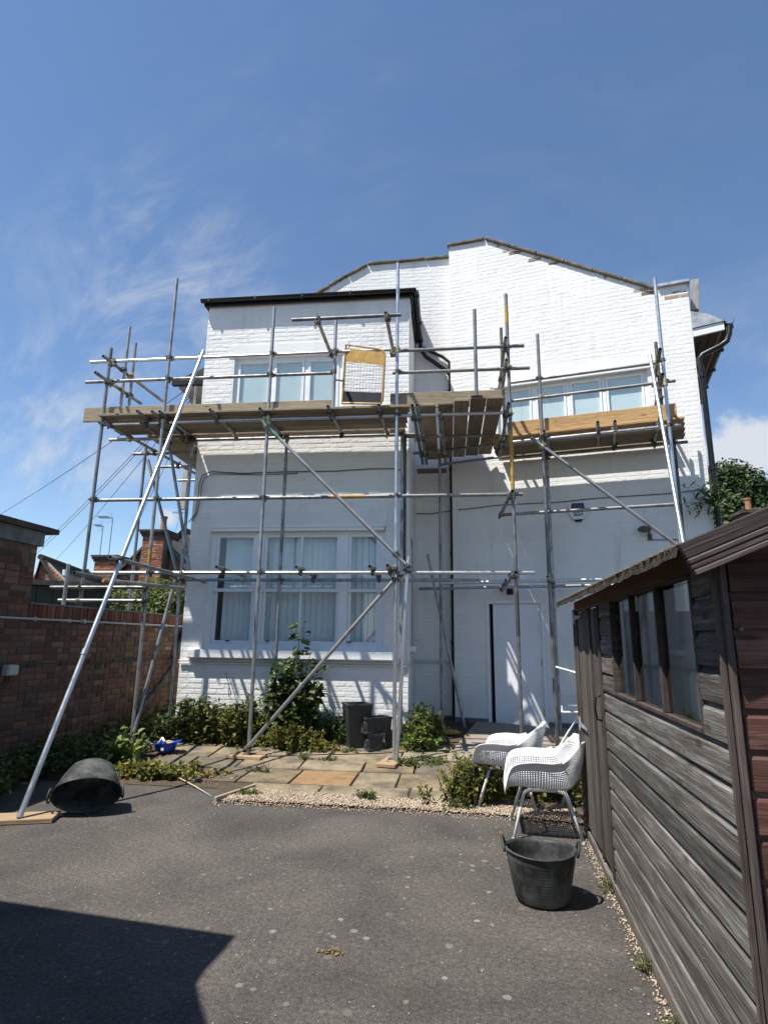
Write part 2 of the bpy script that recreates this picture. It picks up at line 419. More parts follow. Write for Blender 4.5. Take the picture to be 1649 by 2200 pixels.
v2 = t.voro(22, None, 'F1', 'Distance'); vc2 = t.n.new('ShaderNodeSeparateColor'); t.l.new(t.voro(22, None, 'F1', 'Color'), vc2.inputs[0])
d2 = t.math('MULTIPLY', t.mr(t.math('SUBTRACT', t.math('MULTIPLY', t.math('POWER', vc2.outputs[1], 5.0), .22), v2), 0, .04), t.mr(agg2, .3, .6, .1, .6))
col = t.mix(d2, col, (.27, .26, .23))
t.bump(t.math('ADD', t.math('MULTIPLY', agg, -1.0), t.noise(200, 3, .8)), .9, .006)
M['tarmac'] = t.fin(col, .92, 0, .25)
t = NT('paving_stone'); r = t.island()
col = t.ramp(r, [(0, (.215, .165, .10)), (.3, (.245, .195, .13)), (.55, (.155, .13, .095)), (.8, (.26, .215, .145)), (1, (.21, .17, .115))], 'CONSTANT')
n = t.noise(3, 7, .7); col = t.mix(t.mr(n, .38, .66, 0, .85), col, (.075, .066, .052))
col = t.mix(t.mr(t.noise(16, 5, .7), .6, .78, 0, .6), col, (.36, .34, .28)); col = t.hsv(col, .5, 1, t.mr(t.noise(90, 4, .7), .25, .75, .75, 1.25))
t.bump(t.math('ADD', t.noise(60, 5, .7), t.math('MULTIPLY', n, 2)), .5, .008)
M['slab'] = t.fin(col, .92, 0, .2)
t = NT('orange_sandstone'); n = t.noise(4, 6, .65, t.vec((1, 3, 1)), .6)
col = t.ramp(n, [(.3, (.20, .125, .062)), (.55, (.27, .165, .082)), (.75, (.24, .175, .105))]); col = t.mix(t.mr(t.noise(5, 7, .7), .45, .72, 0, .8), col, (.12, .10, .075))
t.bump(t.noise(60, 5, .7), .4, .006); M['slab_orange'] = t.fin(col, .92, 0, .2)
t = NT('weathered_concrete'); n = t.noise(2.2, 7, .7)
col = t.ramp(n, [(.3, (.20, .165, .135)), (.55, (.27, .23, .19)), (.75, (.20, .18, .155))]); col = t.hsv(col, .5, 1, t.mr(t.noise(80, 5, .75), .3, .7, .7, 1.25))
t.bump(t.noise(90, 4, .7), .6, .006); M['concrete'] = t.fin(col, .92, 0, .2)
M['soil'] = simple('dry_soil', (.085, .065, .045), .95, 0, .45, 20, .9, .1, 30, .02)
t = NT('pale_pebbles'); r = t.island()
col = t.ramp(r, [(0, (.33, .245, .17)), (.3, (.43, .345, .26)), (.6, (.26, .18, .125)), (.8, (.50, .43, .35)), (1, (.36, .27, .195))]); M['pebble'] = t.fin(col, .8, 0, .3)
M['gravel_base'] = simple('gravel_fines', (.26, .19, .13), .95, 0, .5, 60, .9, .1, 90, .01)
# leaves
def leaf(name, stops, trans=.35, rough=.55):
    t = NT(name); r = t.island()
    col = t.ramp(r, stops); col = t.hsv(col, .5, 1, t.mr(t.noise(5, 3, .6), .3, .7, .75, 1.2))
    t.fin(col, rough, 0, .35)
    tr = t.n.new('ShaderNodeBsdfTranslucent'); t.set(tr.inputs[0], t.hsv(col, .49, 1.1, 1.5))
    mx = t.n.new('ShaderNodeMixShader'); mx.inputs[0].default_value = trans
    t.l.new(t.b.outputs[0], mx.inputs[1]); t.l.new(tr.outputs[0], mx.inputs[2]); t.l.new(mx.outputs[0], t.o.inputs[0])
    return t.m
M['leaf'] = leaf('green_weed_leaf', [(0, (.035, .062, .016)), (.4, (.07, .105, .026)), (.75, (.125, .155, .04)), (1, (.21, .20, .075))])
M['leaf_yellow'] = leaf('yellow_green_leaf', [(0, (.035, .055, .012)), (.35, (.08, .10, .018)), (.75, (.17, .16, .03)), (1, (.30, .24, .055))])
M['leaf_dark'] = leaf('dark_green_leaf', [(0, (.022, .046, .011)), (.5, (.045, .082, .019)), (.85, (.08, .125, .032)), (1, (.14, .18, .05))], .32, .42)
M['leaf_pale'] = leaf('pale_large_leaf', [(0, (.09, .14, .03)), (.6, (.16, .21, .05)), (1, (.24, .28, .09))])
M['leaf_dry'] = leaf('dry_leaf', [(0, (.18, .12, .05)), (.5, (.28, .20, .09)), (1, (.34, .28, .15))], .2, .8)
M['leaf_tree'] = leaf('tree_leaf', [(0, (.014, .030, .008)), (.5, (.030, .055, .014)), (.85, (.055, .085, .022)), (1, (.09, .12, .04))], .25)
M['stem'] = simple('green_brown_stem', (.09, .085, .035), .8, 0, .3, 30, .2)
M['bark'] = simple('bark', (.09, .065, .045), .95, 0, .4, 20, .8)
# plastics, metals and glass
M['black'] = simple('black_gutter_plastic', (.010, .010, .011), .38, 0, .2, 4, .05)
M['rubber'] = NT('dusty_black_rubber').m
t = NT('dusty_rubber'); n = t.noise(5, 6, .65); n2 = t.noise(38, 4, .6, t.vec((1, 1, 3)))
M['rubber'] = t.fin(t.mix(t.mr(n, .36, .70, 0, .85), (.014, .0145, .015), (.105, .11, .103)), t.mr(n2, .3, .7, .5, .75), 0, .35)
M['planter'] = simple('dark_grey_planter', (.030, .032, .035), .45, 0, .25, 6, .1)
M['plastic_white'] = simple('white_chair_plastic', (.63, .63, .64), .5, 0, .05, 4, .03)
M['leg_white'] = simple('white_powder_coat', (.66, .67, .67), .4, 0, .04, 4, .03)
M['hat'] = simple('blue_hard_hat', (.012, .055, .42), .3, 0, .1, 6, .05, .5)
M['white'] = simple('plain_white_plastic', (.72, .73, .73), .45, 0, .06, 6, .05)
M['grey_plastic'] = simple('grey_plastic', (.42, .43, .42), .5, 0, .12, 6, .1)
M['cable'] = simple('dark_cable', (.055, .052, .048), .7, 0, .4, 9, .1)
M['cable_white'] = simple('painted_pipe', (.60, .61, .61), .6, 0, .1, 9, .1)
M['conduit'] = simple('grey_conduit', (.42, .42, .40), .6, 0, .15, 5, .1)
M['lead'] = simple('weathered_lead', (.33, .35, .37), .55, .25, .35, 9, .3)
M['coping'] = simple('mossy_coping_stone', (.17, .15, .12), .95, 0, .5, 7, .8, .1, 26, .02)
t = NT('slate_roof'); w = t.n.new('ShaderNodeTexBrick'); w.inputs['Scale'].default_value = 3.4
for k, c in (('Color1', (.055, .05, .048)), ('Color2', (.10, .088, .08)), ('Mortar', (.02, .018, .017))): w.inputs[k].default_value = (*c, 1)
w.inputs['Mortar Size'].default_value = .02; t.l.new(t.tc.outputs['UV'], w.inputs['Vector'])
M['slate'] = t.fin(t.hsv(simple and w.outputs['Color'], .5, 1, t.mr(t.noise(3, 5, .6), .3, .7, .7, 1.3)), .8, 0, .3)
M['roof_dark'] = simple('dark_roof_tile', (.075, .062, .052), .85, 0, .4, 7, .6, .2, 18, .02)
M['terracotta'] = simple('terracotta_pot', (.36, .16, .075), .8, 0, .25, 9, .3)
M['felt'] = simple('mossy_roof_felt', (.050, .043, .036), .97, 0, .7, 22, 1, .1, 60, .02)
M['garage'] = simple('dark_green_boarding', (.038, .043, .038), .85, 0, .3, 3, .3)
M['corrugated'] = simple('pale_corrugated_sheet', (.62, .60, .54), .5, .1, .15, 4, .1)
M['conc_dark'] = simple('blackened_concrete', (.16, .17, .17), .95, 0, .4, 5, .7, .15, 20, .02)
M['soffit'] = simple('dark_brown_soffit', (.075, .06, .052), .7, 0, .25, 6, .2)
M['soffit_pale'] = simple('pale_painted_soffit', (.36, .34, .31), .75, 0, .2, 6, .2)
M['dark'] = simple('painted_room_shade', (.035, .038, .042), .9, 0, .2, 3, 0)  # indoor shade put into the colour of the boards behind the openings
M['cardboard'] = simple('cardboard', (.42, .30, .17), .85, 0, .12, 6, .1)
M['foam'] = simple('white_foam_sheet', (.76, .76, .74), .7, 0, .06, 6, .1)
M['blind'] = simple('pale_blind_fabric', (.72, .78, .78), .85, 0, .05, 3, .05)
M['blind_v'] = simple('vertical_blind_fabric', (.80, .82, .82), .85, 0, .05, 3, .05)
M['alarm_dark'] = simple('alarm_panel', (.035, .035, .075), .35, 0, .1, 5, 0)
M['alarm_mid'] = simple('alarm_strip', (.22, .21, .30), .4, 0, .1, 5, 0)
M['alarm_white'] = simple('alarm_lettering', (.80, .81, .85), .4, 0, .03, 5, 0)
def glass(name, tint, rough=.02, refl=1.6):
    t = NT(name); t.n.remove(t.b)
    tr = t.n.new('ShaderNodeBsdfTransparent'); t.set(tr.inputs[0], tint)
    gl = t.n.new('ShaderNodeBsdfGlossy'); gl.inputs['Roughness'].default_value = rough; t.set(gl.inputs[0], (.95, .97, 1))
    lw = t.n.new('ShaderNodeLayerWeight'); lw.inputs[0].default_value = .5
    fr = t.math('ADD', .04, t.math('MULTIPLY', t.math('POWER', lw.outputs['Facing'], 4.5), .9))   # pane reflection, same from both faces
    bp = t.n.new('ShaderNodeBump'); bp.inputs['Strength'].default_value = .05; bp.inputs['Distance'].default_value = .02
    t.l.new(t.noise(1.5, 2, .5), bp.inputs['Height']); t.l.new(bp.outputs[0], gl.inputs['Normal'])
    mx = t.n.new('ShaderNodeMixShader'); t.l.new(t.math('MULTIPLY', fr, refl, True), mx.inputs[0])
    t.l.new(tr.outputs[0], mx.inputs[1]); t.l.new(gl.outputs[0], mx.inputs[2]); t.l.new(mx.outputs[0], t.o.inputs[0])
    return t.m
M['glass'] = glass('window_glass', (.94, .97, .97), .02, 1.0)
M['glass_shed'] = glass('dusty_shed_glass', (.66, .67, .65), .04, 1.1)
M['glass_table'] = glass('table_glass', (.65, .76, .72))
# ---------------------------------------------------------------- brickwork helpers
BRK = random.Random(19)
def brick_rows(interval, z0, z1, openings=(), pz=.075, ln=.225, jt=.010, mixed=0.0):
    """bricks (x0,x1,z0,z1) of a wall; interval(z) -> list of (xa,xb); openings are (xa,xb,za,zb)"""
    out = []; k = 0; z = z0
    while z + .03 < z1:
        zt = min(z + pz - jt, z1); zc = (z + zt) / 2
        for xa, xb in interval(zc):
            segs = [(xa, xb)]
            for oa, ob, pa, pb in openings:
                if zt > pa + .012 and z < pb - .012:
                    ns = []
                    for a, b in segs:
                        if ob <= a or oa >= b: ns.append((a, b)); continue
                        if oa - a > .03: ns.append((a, oa))
                        if b - ob > .03: ns.append((ob, b))
                    segs = ns
            for a, b in segs:
                x = math.floor(a / ln) * ln - (ln / 2 if k % 2 else 0)
                while x < b:
                    l = ln / 2 if BRK.random() < mixed else ln
                    p, q = max(a, x), min(b, x + l - jt)
                    if q - p > .025: out.append((p, q, z, zt))
                    x += l
        z += pz; k += 1
    return out
def brick_verts(w, h, out, ch, jit, rnd):
    """box of half sizes w,h standing 'out' proud of the mortar, local x along, y outward, z up"""
    e = out * .45
    vs = [(sx * w, -.012, sz * h) for sx, sz in ((-1, -1), (1, -1), (1, 1), (-1, 1))]
    vs += [(sx * w, e, sz * h) for sx, sz in ((-1, -1), (1, -1), (1, 1), (-1, 1))]
    vs += [(sx * (w - ch), out + rnd.uniform(-jit, jit), sz * (h - ch)) for sx, sz in ((-1, -1), (1, -1), (1, 1), (-1, 1))]
    fs = [(8, 9, 10, 11)]
    for a, b in ((0, 4), (4, 8)):
        for i in range(4): fs.append((a + i, a + (i + 1) % 4, b + (i + 1) % 4, b + i))
    return vs, fs
BR = random.Random(3)
def brick_wall(parent, bricks, O, U, NO, mat, n_single, eye=EYE, out=.0028, ch=.016, jit=.0013, bare=None, rest_name='small_bricks', zkeep=None):
    """bricks on the face O + U*x + Z*z, NO points outwards. The n_single that show largest are objects, the others one joined part"""
    O, U, NO = Vector(O), Vector(U), Vector(NO)
    info = []
    for b in bricks:
        c = O + U * ((b[0] + b[1]) / 2) + Vector((0, 0, (b[2] + b[3]) / 2))
        d = (c - eye); show = abs(d.normalized().dot(NO)) * (b[1] - b[0]) * (b[3] - b[2]) / d.length_squared
        if zkeep and not zkeep(c): show = 0
        info.append((show, b, c))
    info.sort(key=lambda k: -k[0])
    full = {}
    rest = MB(); nb = 0
    for i, (show, b, c) in enumerate(info):
        w, h = (b[1] - b[0]) / 2, (b[3] - b[2]) / 2
        mt = bare(c) if bare else None
        if i < n_single and show > 0 or mt:
            key = (round(w * 2, 2), round(h * 2, 3), BR.randrange(5), mt.name if mt else '')
            if key not in full:
                vs, fs = brick_verts(key[0] / 2, key[1] / 2, out, ch, jit, BR)
                me = bpy.data.meshes.new('brick'); me.from_pydata([(x, -y, z) for x, y, z in vs], [], fs); me.materials.append(mt or mat)
                bm = bmesh.new(); bm.from_mesh(me); bmesh.ops.recalc_face_normals(bm, faces=bm.faces); bm.to_mesh(me); bm.free()
                full[key] = me
            o = oriented('brick', full[key], parent, c, U, Vector((0, 0, 1)))
            o.location += NO * BR.uniform(-.0018, .0018); nb += 1
        else:
            vs, fs = brick_verts(w, h, out + BR.uniform(-.4, .4) * out, ch, jit, BR)
            rest.add([c + U * x + NO * y + Vector((0, 0, z)) for x, y, z in vs], fs)
    if rest.v: tag(rest.build(rest_name, mat, parent), kind='stuff')
def slab_wall(name, parent, O, U, NI, topline, z0, openings, thick, mat):
    """wall core with real openings. topline: [(x,z)...] left to right"""
    xs = sorted(set([p[0] for p in topline] + [v for o in openings for v in o[:2] if topline[0][0] < v < topline[-1][0]]))
    def zt(x, eps):
        for (xa, za), (xb, zb) in zip(topline, topline[1:]):
            if xa - 1e-6 <= x + eps <= xb + 1e-6: return za + (zb - za) * (x - xa) / (xb - xa)
        return topline[-1][1]
    m = MB()
    for a, b in zip(xs, xs[1:]):
        cuts = sorted([(o[2], o[3]) for o in openings if o[0] <= a + 1e-6 and o[1] >= b - 1e-6])
        lo = z0
        for ca, cb in cuts:
            if ca > lo: m.prism([(a, lo), (b, lo), (b, ca), (a, ca)], O, U, (0, 0, 1), Vector(NI) * thick)
            lo = max(lo, cb)
        m.prism([(a, lo), (b, lo), (b, zt(b, -1e-4)), (a, zt(a, 1e-4))], O, U, (0, 0, 1), Vector(NI) * thick)
    return m.build(name, mat, parent)

# ---------------------------------------------------------------- ground
m = MB(); S = 700
m.add([(-S, -S, 0), (S, -S, 0), (S, S, 0), (-S, S, 0)], [(0, 1, 2, 3)])
ground = tag(m.build('tarmac_ground', M['tarmac']), 'worn dark grey tarmac yard with pale lichen spots', 'tarmac', kind='structure')
# paving: a soil bed that rises to the house, with flagstones on it
def sheet(poly_rows, lift):
    m = MB()
    for (ya, xa0, xb0), (yb, xa1, xb1) in zip(poly_rows, poly_rows[1:]):
        m.add([(xa0, ya, patio_z(xa0, ya) + lift), (xb0, ya, patio_z(xb0, ya) + lift), (xb1, yb, patio_z(xb1, yb) + lift), (xa1, yb, patio_z(xa1, yb) + lift)], [(0, 1, 2, 3)])
    return m
m = sheet([(5.70, -2.15, 1.20), (6.2, -2.35, 1.20), (6.25, -4.95, 1.25), (7.2, -4.9, 3.2), (8.6, -4.85, 4.6), (10.5, -4.75, 5.4), (16, -4.4, 6)], -.006)
patio = tag(m.build('patio', M['soil']), 'weedy flagstone patio rising gently to the white house', 'patio', kind='structure')
rs_ = random.Random(11)
def flag(xa, xb, ya, yb, mat):
    m = MB(); g = .012; j = lambda: rs_.uniform(-.008, .008)
    c = [(xa + g + j(), ya + g + j()), (xb - g + j(), ya + g + j()), (xb - g + j(), yb - g + j()), (xa + g + j(), yb - g + j())]
    dz = rs_.uniform(.012, .024)
    lo = [(x, y, patio_z(x, y) - .02) for x, y in c]; hi = [(x, y, patio_z(x, y) + dz - .006) for x, y in c]
    cx, cy = sum(x for x, y in c) / 4, sum(y for x, y in c) / 4
    tp = [(x + (cx - x) * .025, y + (cy - y) * .025, patio_z(x, y) + dz + rs_.uniform(-.003, .003)) for x, y in c]
    m.add(lo + hi + tp, [(i, (i + 1) % 4, 4 + (i + 1) % 4, 4 + i) for i in range(4)] + [(4 + i, 4 + (i + 1) % 4, 8 + (i + 1) % 4, 8 + i) for i in range(4)] + [(8, 9, 10, 11)])
    return m.build('paving_slab', mat, patio)
ys = [6.02, 6.42, 7.08, 7.50, 7.98, 8.42]
for ri, (ya, yb) in enumerate(zip(ys, ys[1:])):
    xl = (-2.05, -2.75, -3.55, -3.6, -3.7)[ri]
    xs = [xl]
    while xs[-1] < .55: xs.append(xs[-1] + rs_.choice((.45, .6, .6, .75, .9)))
    if ri == 1: xs = [-2.75, -2.25, -1.68, -1.02, -.55, .05, .62]
    for xa, xb in zip(xs, xs[1:]):
        if xb > .45 + .1 and ri > 1: continue
        flag(xa, xb, ya, yb, M['slab_orange'] if (ri == 1 and abs(xa + 1.68) < .01) else M['slab'])
# concrete path up to the door
pp = [GP(x, y) for x, y in ((952, 1642), (1240, 1655), (1215, 1572), (1022, 1566))]
pp = [(p.x, p.y) for p in pp]; pp[2] = (1.95, 9.35); pp[3] = (.42, 9.72)
m = MB(); n_ = 4
lo = [(x, y, patio_z(x, y) - .03) for x, y in pp]; hi = [(x, y, patio_z(x, y) + .045) for x, y in pp]
tp = [(x + (1 - x) * .02, y + (8.5 - y) * .02, patio_z(x, y) + .055) for x, y in pp]
m.add(lo + hi + tp, [(i, (i + 1) % 4, 4 + (i + 1) % 4, 4 + i) for i in range(4)] + [(4 + i, 4 + (i + 1) % 4, 8 + (i + 1) % 4, 8 + i) for i in range(4)] + [(8, 9, 10, 11)])
tag(m.build('concrete_path', M['concrete']), 'worn pale concrete path leading to the white back door', 'path', kind='structure')
# pale gravel strip: fines below, thousands of pebbles on top
GF = [(-2.16, 5.74), (-1.3, 5.74), (-.3, 5.72), (.4, 5.66), (1.12, 5.50)]
GB = [(-1.98, 6.16), (-1.2, 6.06), (-.3, 6.0), (.3, 6.0), (1.12, 6.25)]
m = MB(); m.add([(x, y, .016) for x, y in GF] + [(x, y, .016) for x, y in GB], [(i, i + 1, 6 + i, 5 + i) for i in range(4)])
strip = tag(m.build('gravel_strip', M['gravel_base']), 'strip of pale pinkish gravel between tarmac and flagstones', 'gravel', kind='structure')
def pebbles(name, pts, mat, label, cat, parent=None):
    rr = random.Random(5); m = MB()
    base = [(1, 0, 0), (-1, 0, 0), (0, 1, 0), (0, -1, 0), (0, 0, 1), (0, 0, -1)]
    fs = [(0, 2, 4), (2, 1, 4), (1, 3, 4), (3, 0, 4), (2, 0, 5), (1, 2, 5), (3, 1, 5), (0, 3, 5)]
    for x, y, z, r in pts:
        a = rr.uniform(0, 6.28); sx, sy, sz = r * rr.uniform(.8, 1.4), r * rr.uniform(.7, 1.1), r * rr.uniform(.5, .8)
        ca, sa = math.cos(a), math.sin(a)
        m.add([(x + bx * sx * ca - by * sy * sa, y + bx * sx * sa + by * sy * ca, z + bz * sz + bx * .2 * sz) for bx, by, bz in base], fs)
    o = m.build(name, mat, parent, True, fix=False)
    return tag(o, label, cat, kind='stuff')
rg = random.Random(21); pts = []
def gy(x, line):
    for (xa, ya), (xb, yb) in zip(line, line[1:]):
        if xa <= x <= xb: return ya + (yb - ya) * (x - xa) / (xb - xa)
    return line[0][1] if x < line[0][0] else line[-1][1]
for _ in range(9000):
    x = rg.uniform(-2.1, 1.12); f, b = gy(x, GF), gy(x, GB)
    if x < -1.98: b = f + (x + 2.16) / .18 * .42
    y = f + (b - f) * rg.random() ** 1.0 + rg.gauss(0, .04)
    pts.append((x, y, .016 + rg.uniform(0, .012), rg.uniform(.006, .013)))
pebbles('gravel_pebbles', pts, M['pebble'], 'loose pale pinkish pebbles filling the gravel strip', 'pebbles')
pts = []
for _ in range(900):                                     # spill over the front edge of the strip
    x = rg.uniform(-2.2, 1.05); pts.append((x, gy(x, GF) - abs(rg.gauss(0, .07)) , .004, rg.uniform(.004, .010)))
for _ in range(420):                                     # strays on the tarmac
    x, y = rg.uniform(-3.2, 1.0), rg.uniform(1.6, 5.6)
    if rg.random() < .35: x, y = rg.gauss(.55, .3), 5.45 - abs(rg.gauss(0, .35))
    pts.append((x, y, .003, rg.uniform(.003, .007)))
for _ in range(700):                                     # drift along the foot of the shed
    u = rg.random(); y = 1.9 + 3.3 * u; x = 1.095 + (y - 5.239) * .0699 - abs(rg.gauss(0, .03)) - .03
    pts.append((x, y, .004, rg.uniform(.004, .009)))
pebbles('stray_pebbles', pts, M['pebble'], 'stray pale pebbles scattered over the dark tarmac yard', 'pebbles')
plank('edging_board', (-2.18, 5.70, .02), (-1.98, 6.24, .02), .03, .06, (0, 0, 1), M['dry_wood'], None)
tag(bpy.data.objects['edging_board'], 'short timber edging board at the left end of the gravel', 'edging board')

# ---------------------------------------------------------------- the white house
house = thing('house', 'white painted brick house with stepped gable behind the scaffolding', 'house', (0, 9, 0))
XL, XR, ZE = -3.985, -.565, 7.02
GW = (-3.66, -.93, 1.335, 3.165)          # ground floor window opening on the wing
UW = (-3.47, -1.66, 4.95, 6.05)           # first floor window opening on the wing
wing = slab_wall('wall', house, (0, YW + .012, 0), (1, 0, 0), (0, 1, 0), [(XL, ZE), (XR, ZE)], 0, [GW, UW], .26, M['mortar_white'])
wing['label'] = 'wing front wall'
LINT = [(-3.95, -.60, 3.165, 3.40), (UW[0] - .1, UW[1] + .1, 6.05, 6.27)]
bw = brick_rows(lambda z: [(XL, XR)], .02, ZE, mixed=.3, openings=[(GW[0] - .02, GW[1] + .02, GW[2] - .14, 3.40), (UW[0] - .02, UW[1] + .02, UW[2] - .06, 6.27), LINT[1]])
def bare_wing(c):
    if (c - YP(402, 1372, YW)).length < .055: return M['brick_bare']
brick_wall(wing, bw, (0, YW + .012, 0), (1, 0, 0), (0, -1, 0), M['paint'], 300, bare=bare_wing, zkeep=lambda c: (.5 < c.z < 1.3 or 3.5 < c.z < 5))
m = MB(); m.boxmm((UW[0] - .1, YW - .002, 6.052), (UW[1] + .1, YW + .05, 6.268)); m.build('lintel', M['render'], house)
m = MB(); m.boxmm((GW[0] - .02, YW - .002, 3.167), (GW[1] + .02, YW + .05, 3.397)); m.build('lintel', M['render'], house)
# wing sides
wl = slab_wall('wall', house, (XL, 0, 0), (0, 1, 0), (1, 0, 0), [(YW + .275, ZE), (13, ZE)], 0, [], .25, M['paint']); wl['label'] = 'wing left side wall'
SW = (9.0, 9.62, 1.42, 3.1)
wr = slab_wall('wall', house, (XR - .012, 0, 0), (0, 1, 0), (-1, 0, 0), [(YW + .275, ZE), (YB, ZE)], 0, [SW], .25, M['mortar_white']); wr['label'] = 'wing return wall with small side window'
brick_wall(wr, brick_rows(lambda z: [(YW + .0, YB)], .1, ZE, [SW]), (XR - .012, 0, 0), (0, 1, 0), (1, 0, 0), M['paint'], 0)
m = MB(); m.boxmm((XR - .1, SW[0], SW[2]), (XR - .06, SW[1], SW[3])); w_ = m.build('window', M['gloss'], house)
m = MB(); m.boxmm((XR - .058, SW[0] + .07, SW[2] + .07), (XR - .05, SW[1] - .07, SW[3] - .07)); m.build('pane', M['glass'], w_)
m = MB(); m.boxmm((XR - .05, SW[0] - .06, SW[2] - .09), (XR + .07, SW[1] + .06, SW[2] - .002), .01); m.build('sill', M['sill'], w_)
# recess and left gable shoulder
GT = [YP(x, y, YB) for x, y in ((668, 640), (790, 570), (978, 553))]
rec = slab_wall('wall', house, (0, YB + .012, 0), (1, 0, 0), (0, 1, 0), [(GT[0].x, GT[0].z), (GT[1].x, GT[1].z), (GT[2].x, GT[2].z)], .1, [], .3, M['mortar_white']); rec['label'] = 'recessed gable shoulder wall'
def iv(line, base):
    def f(z):
        if z < base: return []
        xs = []
        for (xa, za), (xb, zb) in zip(line, line[1:]):
            if (za - z) * (zb - z) < 0: xs.append(xa + (xb - xa) * (z - za) / (zb - za))
        l = line[0][0] if line[0][1] >= z else xs[0] if xs else None
        r = line[-1][0] if line[-1][1] >= z else xs[-1] if xs else None
        return [(l, r)] if l is not None and r is not None and r > l else []
    return f
l2 = [(p.x, p.z) for p in GT]
brick_wall(rec, brick_rows(iv(l2, 7.1), .1, GT[2].z, []) + brick_rows(lambda z: [(XR, .2)], .3, 7.1, []), (0, YB + .012, 0), (1, 0, 0), (0, -1, 0), M['paint'], 0, out=.0019, jit=.0009)
# main gable wall
def rsz(x, y):
    p = RW(x, y); return ((p - RO).dot(RU), p.z)
T0, T1, T2 = rsz(976, 527), rsz(1040, 516), rsz(1402, 622)
T3 = rsz(1478, 607); SE = (rsz(1532, 1150)[0] + T3[0]) / 2
tl = [(-.0, T0[1]), (T1[0], T1[1]), (T2[0], T2[1]), (T2[0] + .001, T3[1]), (SE, T3[1])]
W2a, W2b = rsz(1097, 826), rsz(1388, 790)
W2 = (W2a[0] - .25, W2b[0], 4.72, (W2a[1] + W2b[1]) / 2)
Da, Db = rsz(1043, 1290), rsz(1166, 1290)
DR = (Da[0], Db[0], .19, Da[1])
gab = slab_wall('wall', house, RO + RN * .012, RU, RN, tl, .0, [W2, DR], .3, M['mortar_white']); gab['label'] = 'tall gable wall with peeling paint'
def ivg(z):
    r = iv(tl[:3] + [(SE, T2[1])], 0)(z) if z > T2[1] else [(0, SE)]
    if T2[1] < z < T3[1]: r = [(0, SE)]
    return [(max(0, a), b) for a, b in r]
peel = [RW(1450, 632), RW(1436, 636), RW(1464, 628), RW(1330, 618), RW(1230, 578)]
scuff = RW(1014, 1521)
def bare_gab(c):
    s = (c - RO).dot(RU)
    if any((c - p).length < .085 for p in peel[:3]): return M['brick_bare']
    if (c - scuff).length < .06: return M['brick_bare']
    if T1[0] + .1 < s < T2[0]:
        zt = T1[1] + (T2[1] - T1[1]) * (s - T1[0]) / (T2[0] - T1[0])
        if zt - c.z < .11 and BR.random() < .35: return M['brick_bare']
brick_wall(gab, brick_rows(ivg, .32, T1[1], mixed=.3, openings=[(W2[0] - .02, W2[1] + .02, W2[2] - .06, W2[3] + .22), (DR[0] - .02, DR[1] + .02, 0, DR[3] + .02)]), RO + RN * .012, RU, -RN, M['paint'], 0, out=.0019, jit=.0009, bare=bare_gab)
m = MB(); m.prism([(W2[0] - .12, W2[3] + .002), (W2[1] + .14, W2[3] + .002), (W2[1] + .14, W2[3] + .218), (W2[0] - .12, W2[3] + .218)], RO - RN * .003, RU, (0, 0, 1), RN * .05); m.build('lintel', M['render'], house)
m = MB()
m.prism([(.0, .0), (DR[0] - .01, .0), (DR[0] - .01, .31), (.0, .31)], RO - RN * .008, RU, (0, 0, 1), RN * .06)
m.prism([(DR[1] + .01, .0), (SE, .0), (SE, .31), (DR[1] + .01, .31)], RO - RN * .008, RU, (0, 0, 1), RN * .06)
m.boxmm((XR, YB - .01, 0), (.12, YB + .05, .30)); m.build('plinth', M['plinth'], house)

# coping stones along the roof edges
def copings(pts, O_, step, w, h, lip):
    for a, b in zip(pts, pts[1:]):
        a, b = Vector(a), Vector(b); n = max(1, round((b - a).length / step)); d = (b - a) / n
        for i in range(n):
            k = BR.uniform(-.006, .006)
            p, q = a + d * (i + .01), a + d * (i + .99)
            up = Vector((0, 0, 1)); up = (up - d.normalized() * up.dot(d.normalized())).normalized()
            c0 = O_ * (w / 2 - lip)
            plank('coping_stone', p + c0 + up * (h / 2 + k), q + c0 + up * (h / 2 + k + BR.uniform(-.008, .008)), w, h, up, M['coping'], house, .015)
copings([GT[0] - Vector((.9, 0, .52)), GT[0], GT[1], GT[2] + Vector((-.02, 0, 0))], Vector((0, 1, 0)), .5, .34, .06, .04)
gp = lambda s, z: RO + RU * s + Vector((0, 0, z))
copings([gp(-.04, T0[1]), gp(*T1), gp(*T2)], RN, .5, .36, .06, .04)
plank('parapet_cap', gp(T2[0] + .06, T3[1] + .02) + RN * .12, gp(SE + .03, T3[1] + .02) + RN * .12, .34, .05, (0, 0, 1), M['lead'], house)
# roofs behind the parapets
m = MB(); m.prism([(GT[0].x - .9, GT[0].z - .75), (GT[1].x, GT[1].z - .22), (GT[2].x, GT[2].z - .22), (GT[2].x, 6.5), (GT[0].x - .9, 6.5)], (0, YB + .32, 0), (1, 0, 0), (0, 0, 1), (0, 5, 0)); m.build('roof', M['roof_dark'], house)
m = MB(); m.prism([(.02, T0[1] - .25), (T1[0], T1[1] - .25), (T2[0], T2[1] - .25), (SE - .05, T2[1] - .6), (SE - .05, 5), (.02, 5)], RO + RN * .32, RU, (0, 0, 1), RN * 5); m.build('roof', M['roof_dark'], house)
m = MB(); m.prism([(YW - .06, ZE + .07), (YB, ZE + .50), (YB, ZE + .02), (YW - .02, ZE + .002)], (XL - .08, 0, 0), (0, 1, 0), (0, 0, 1), (XR - XL + .2, 0, 0)); m.build('roof', M['roof_dark'], house)
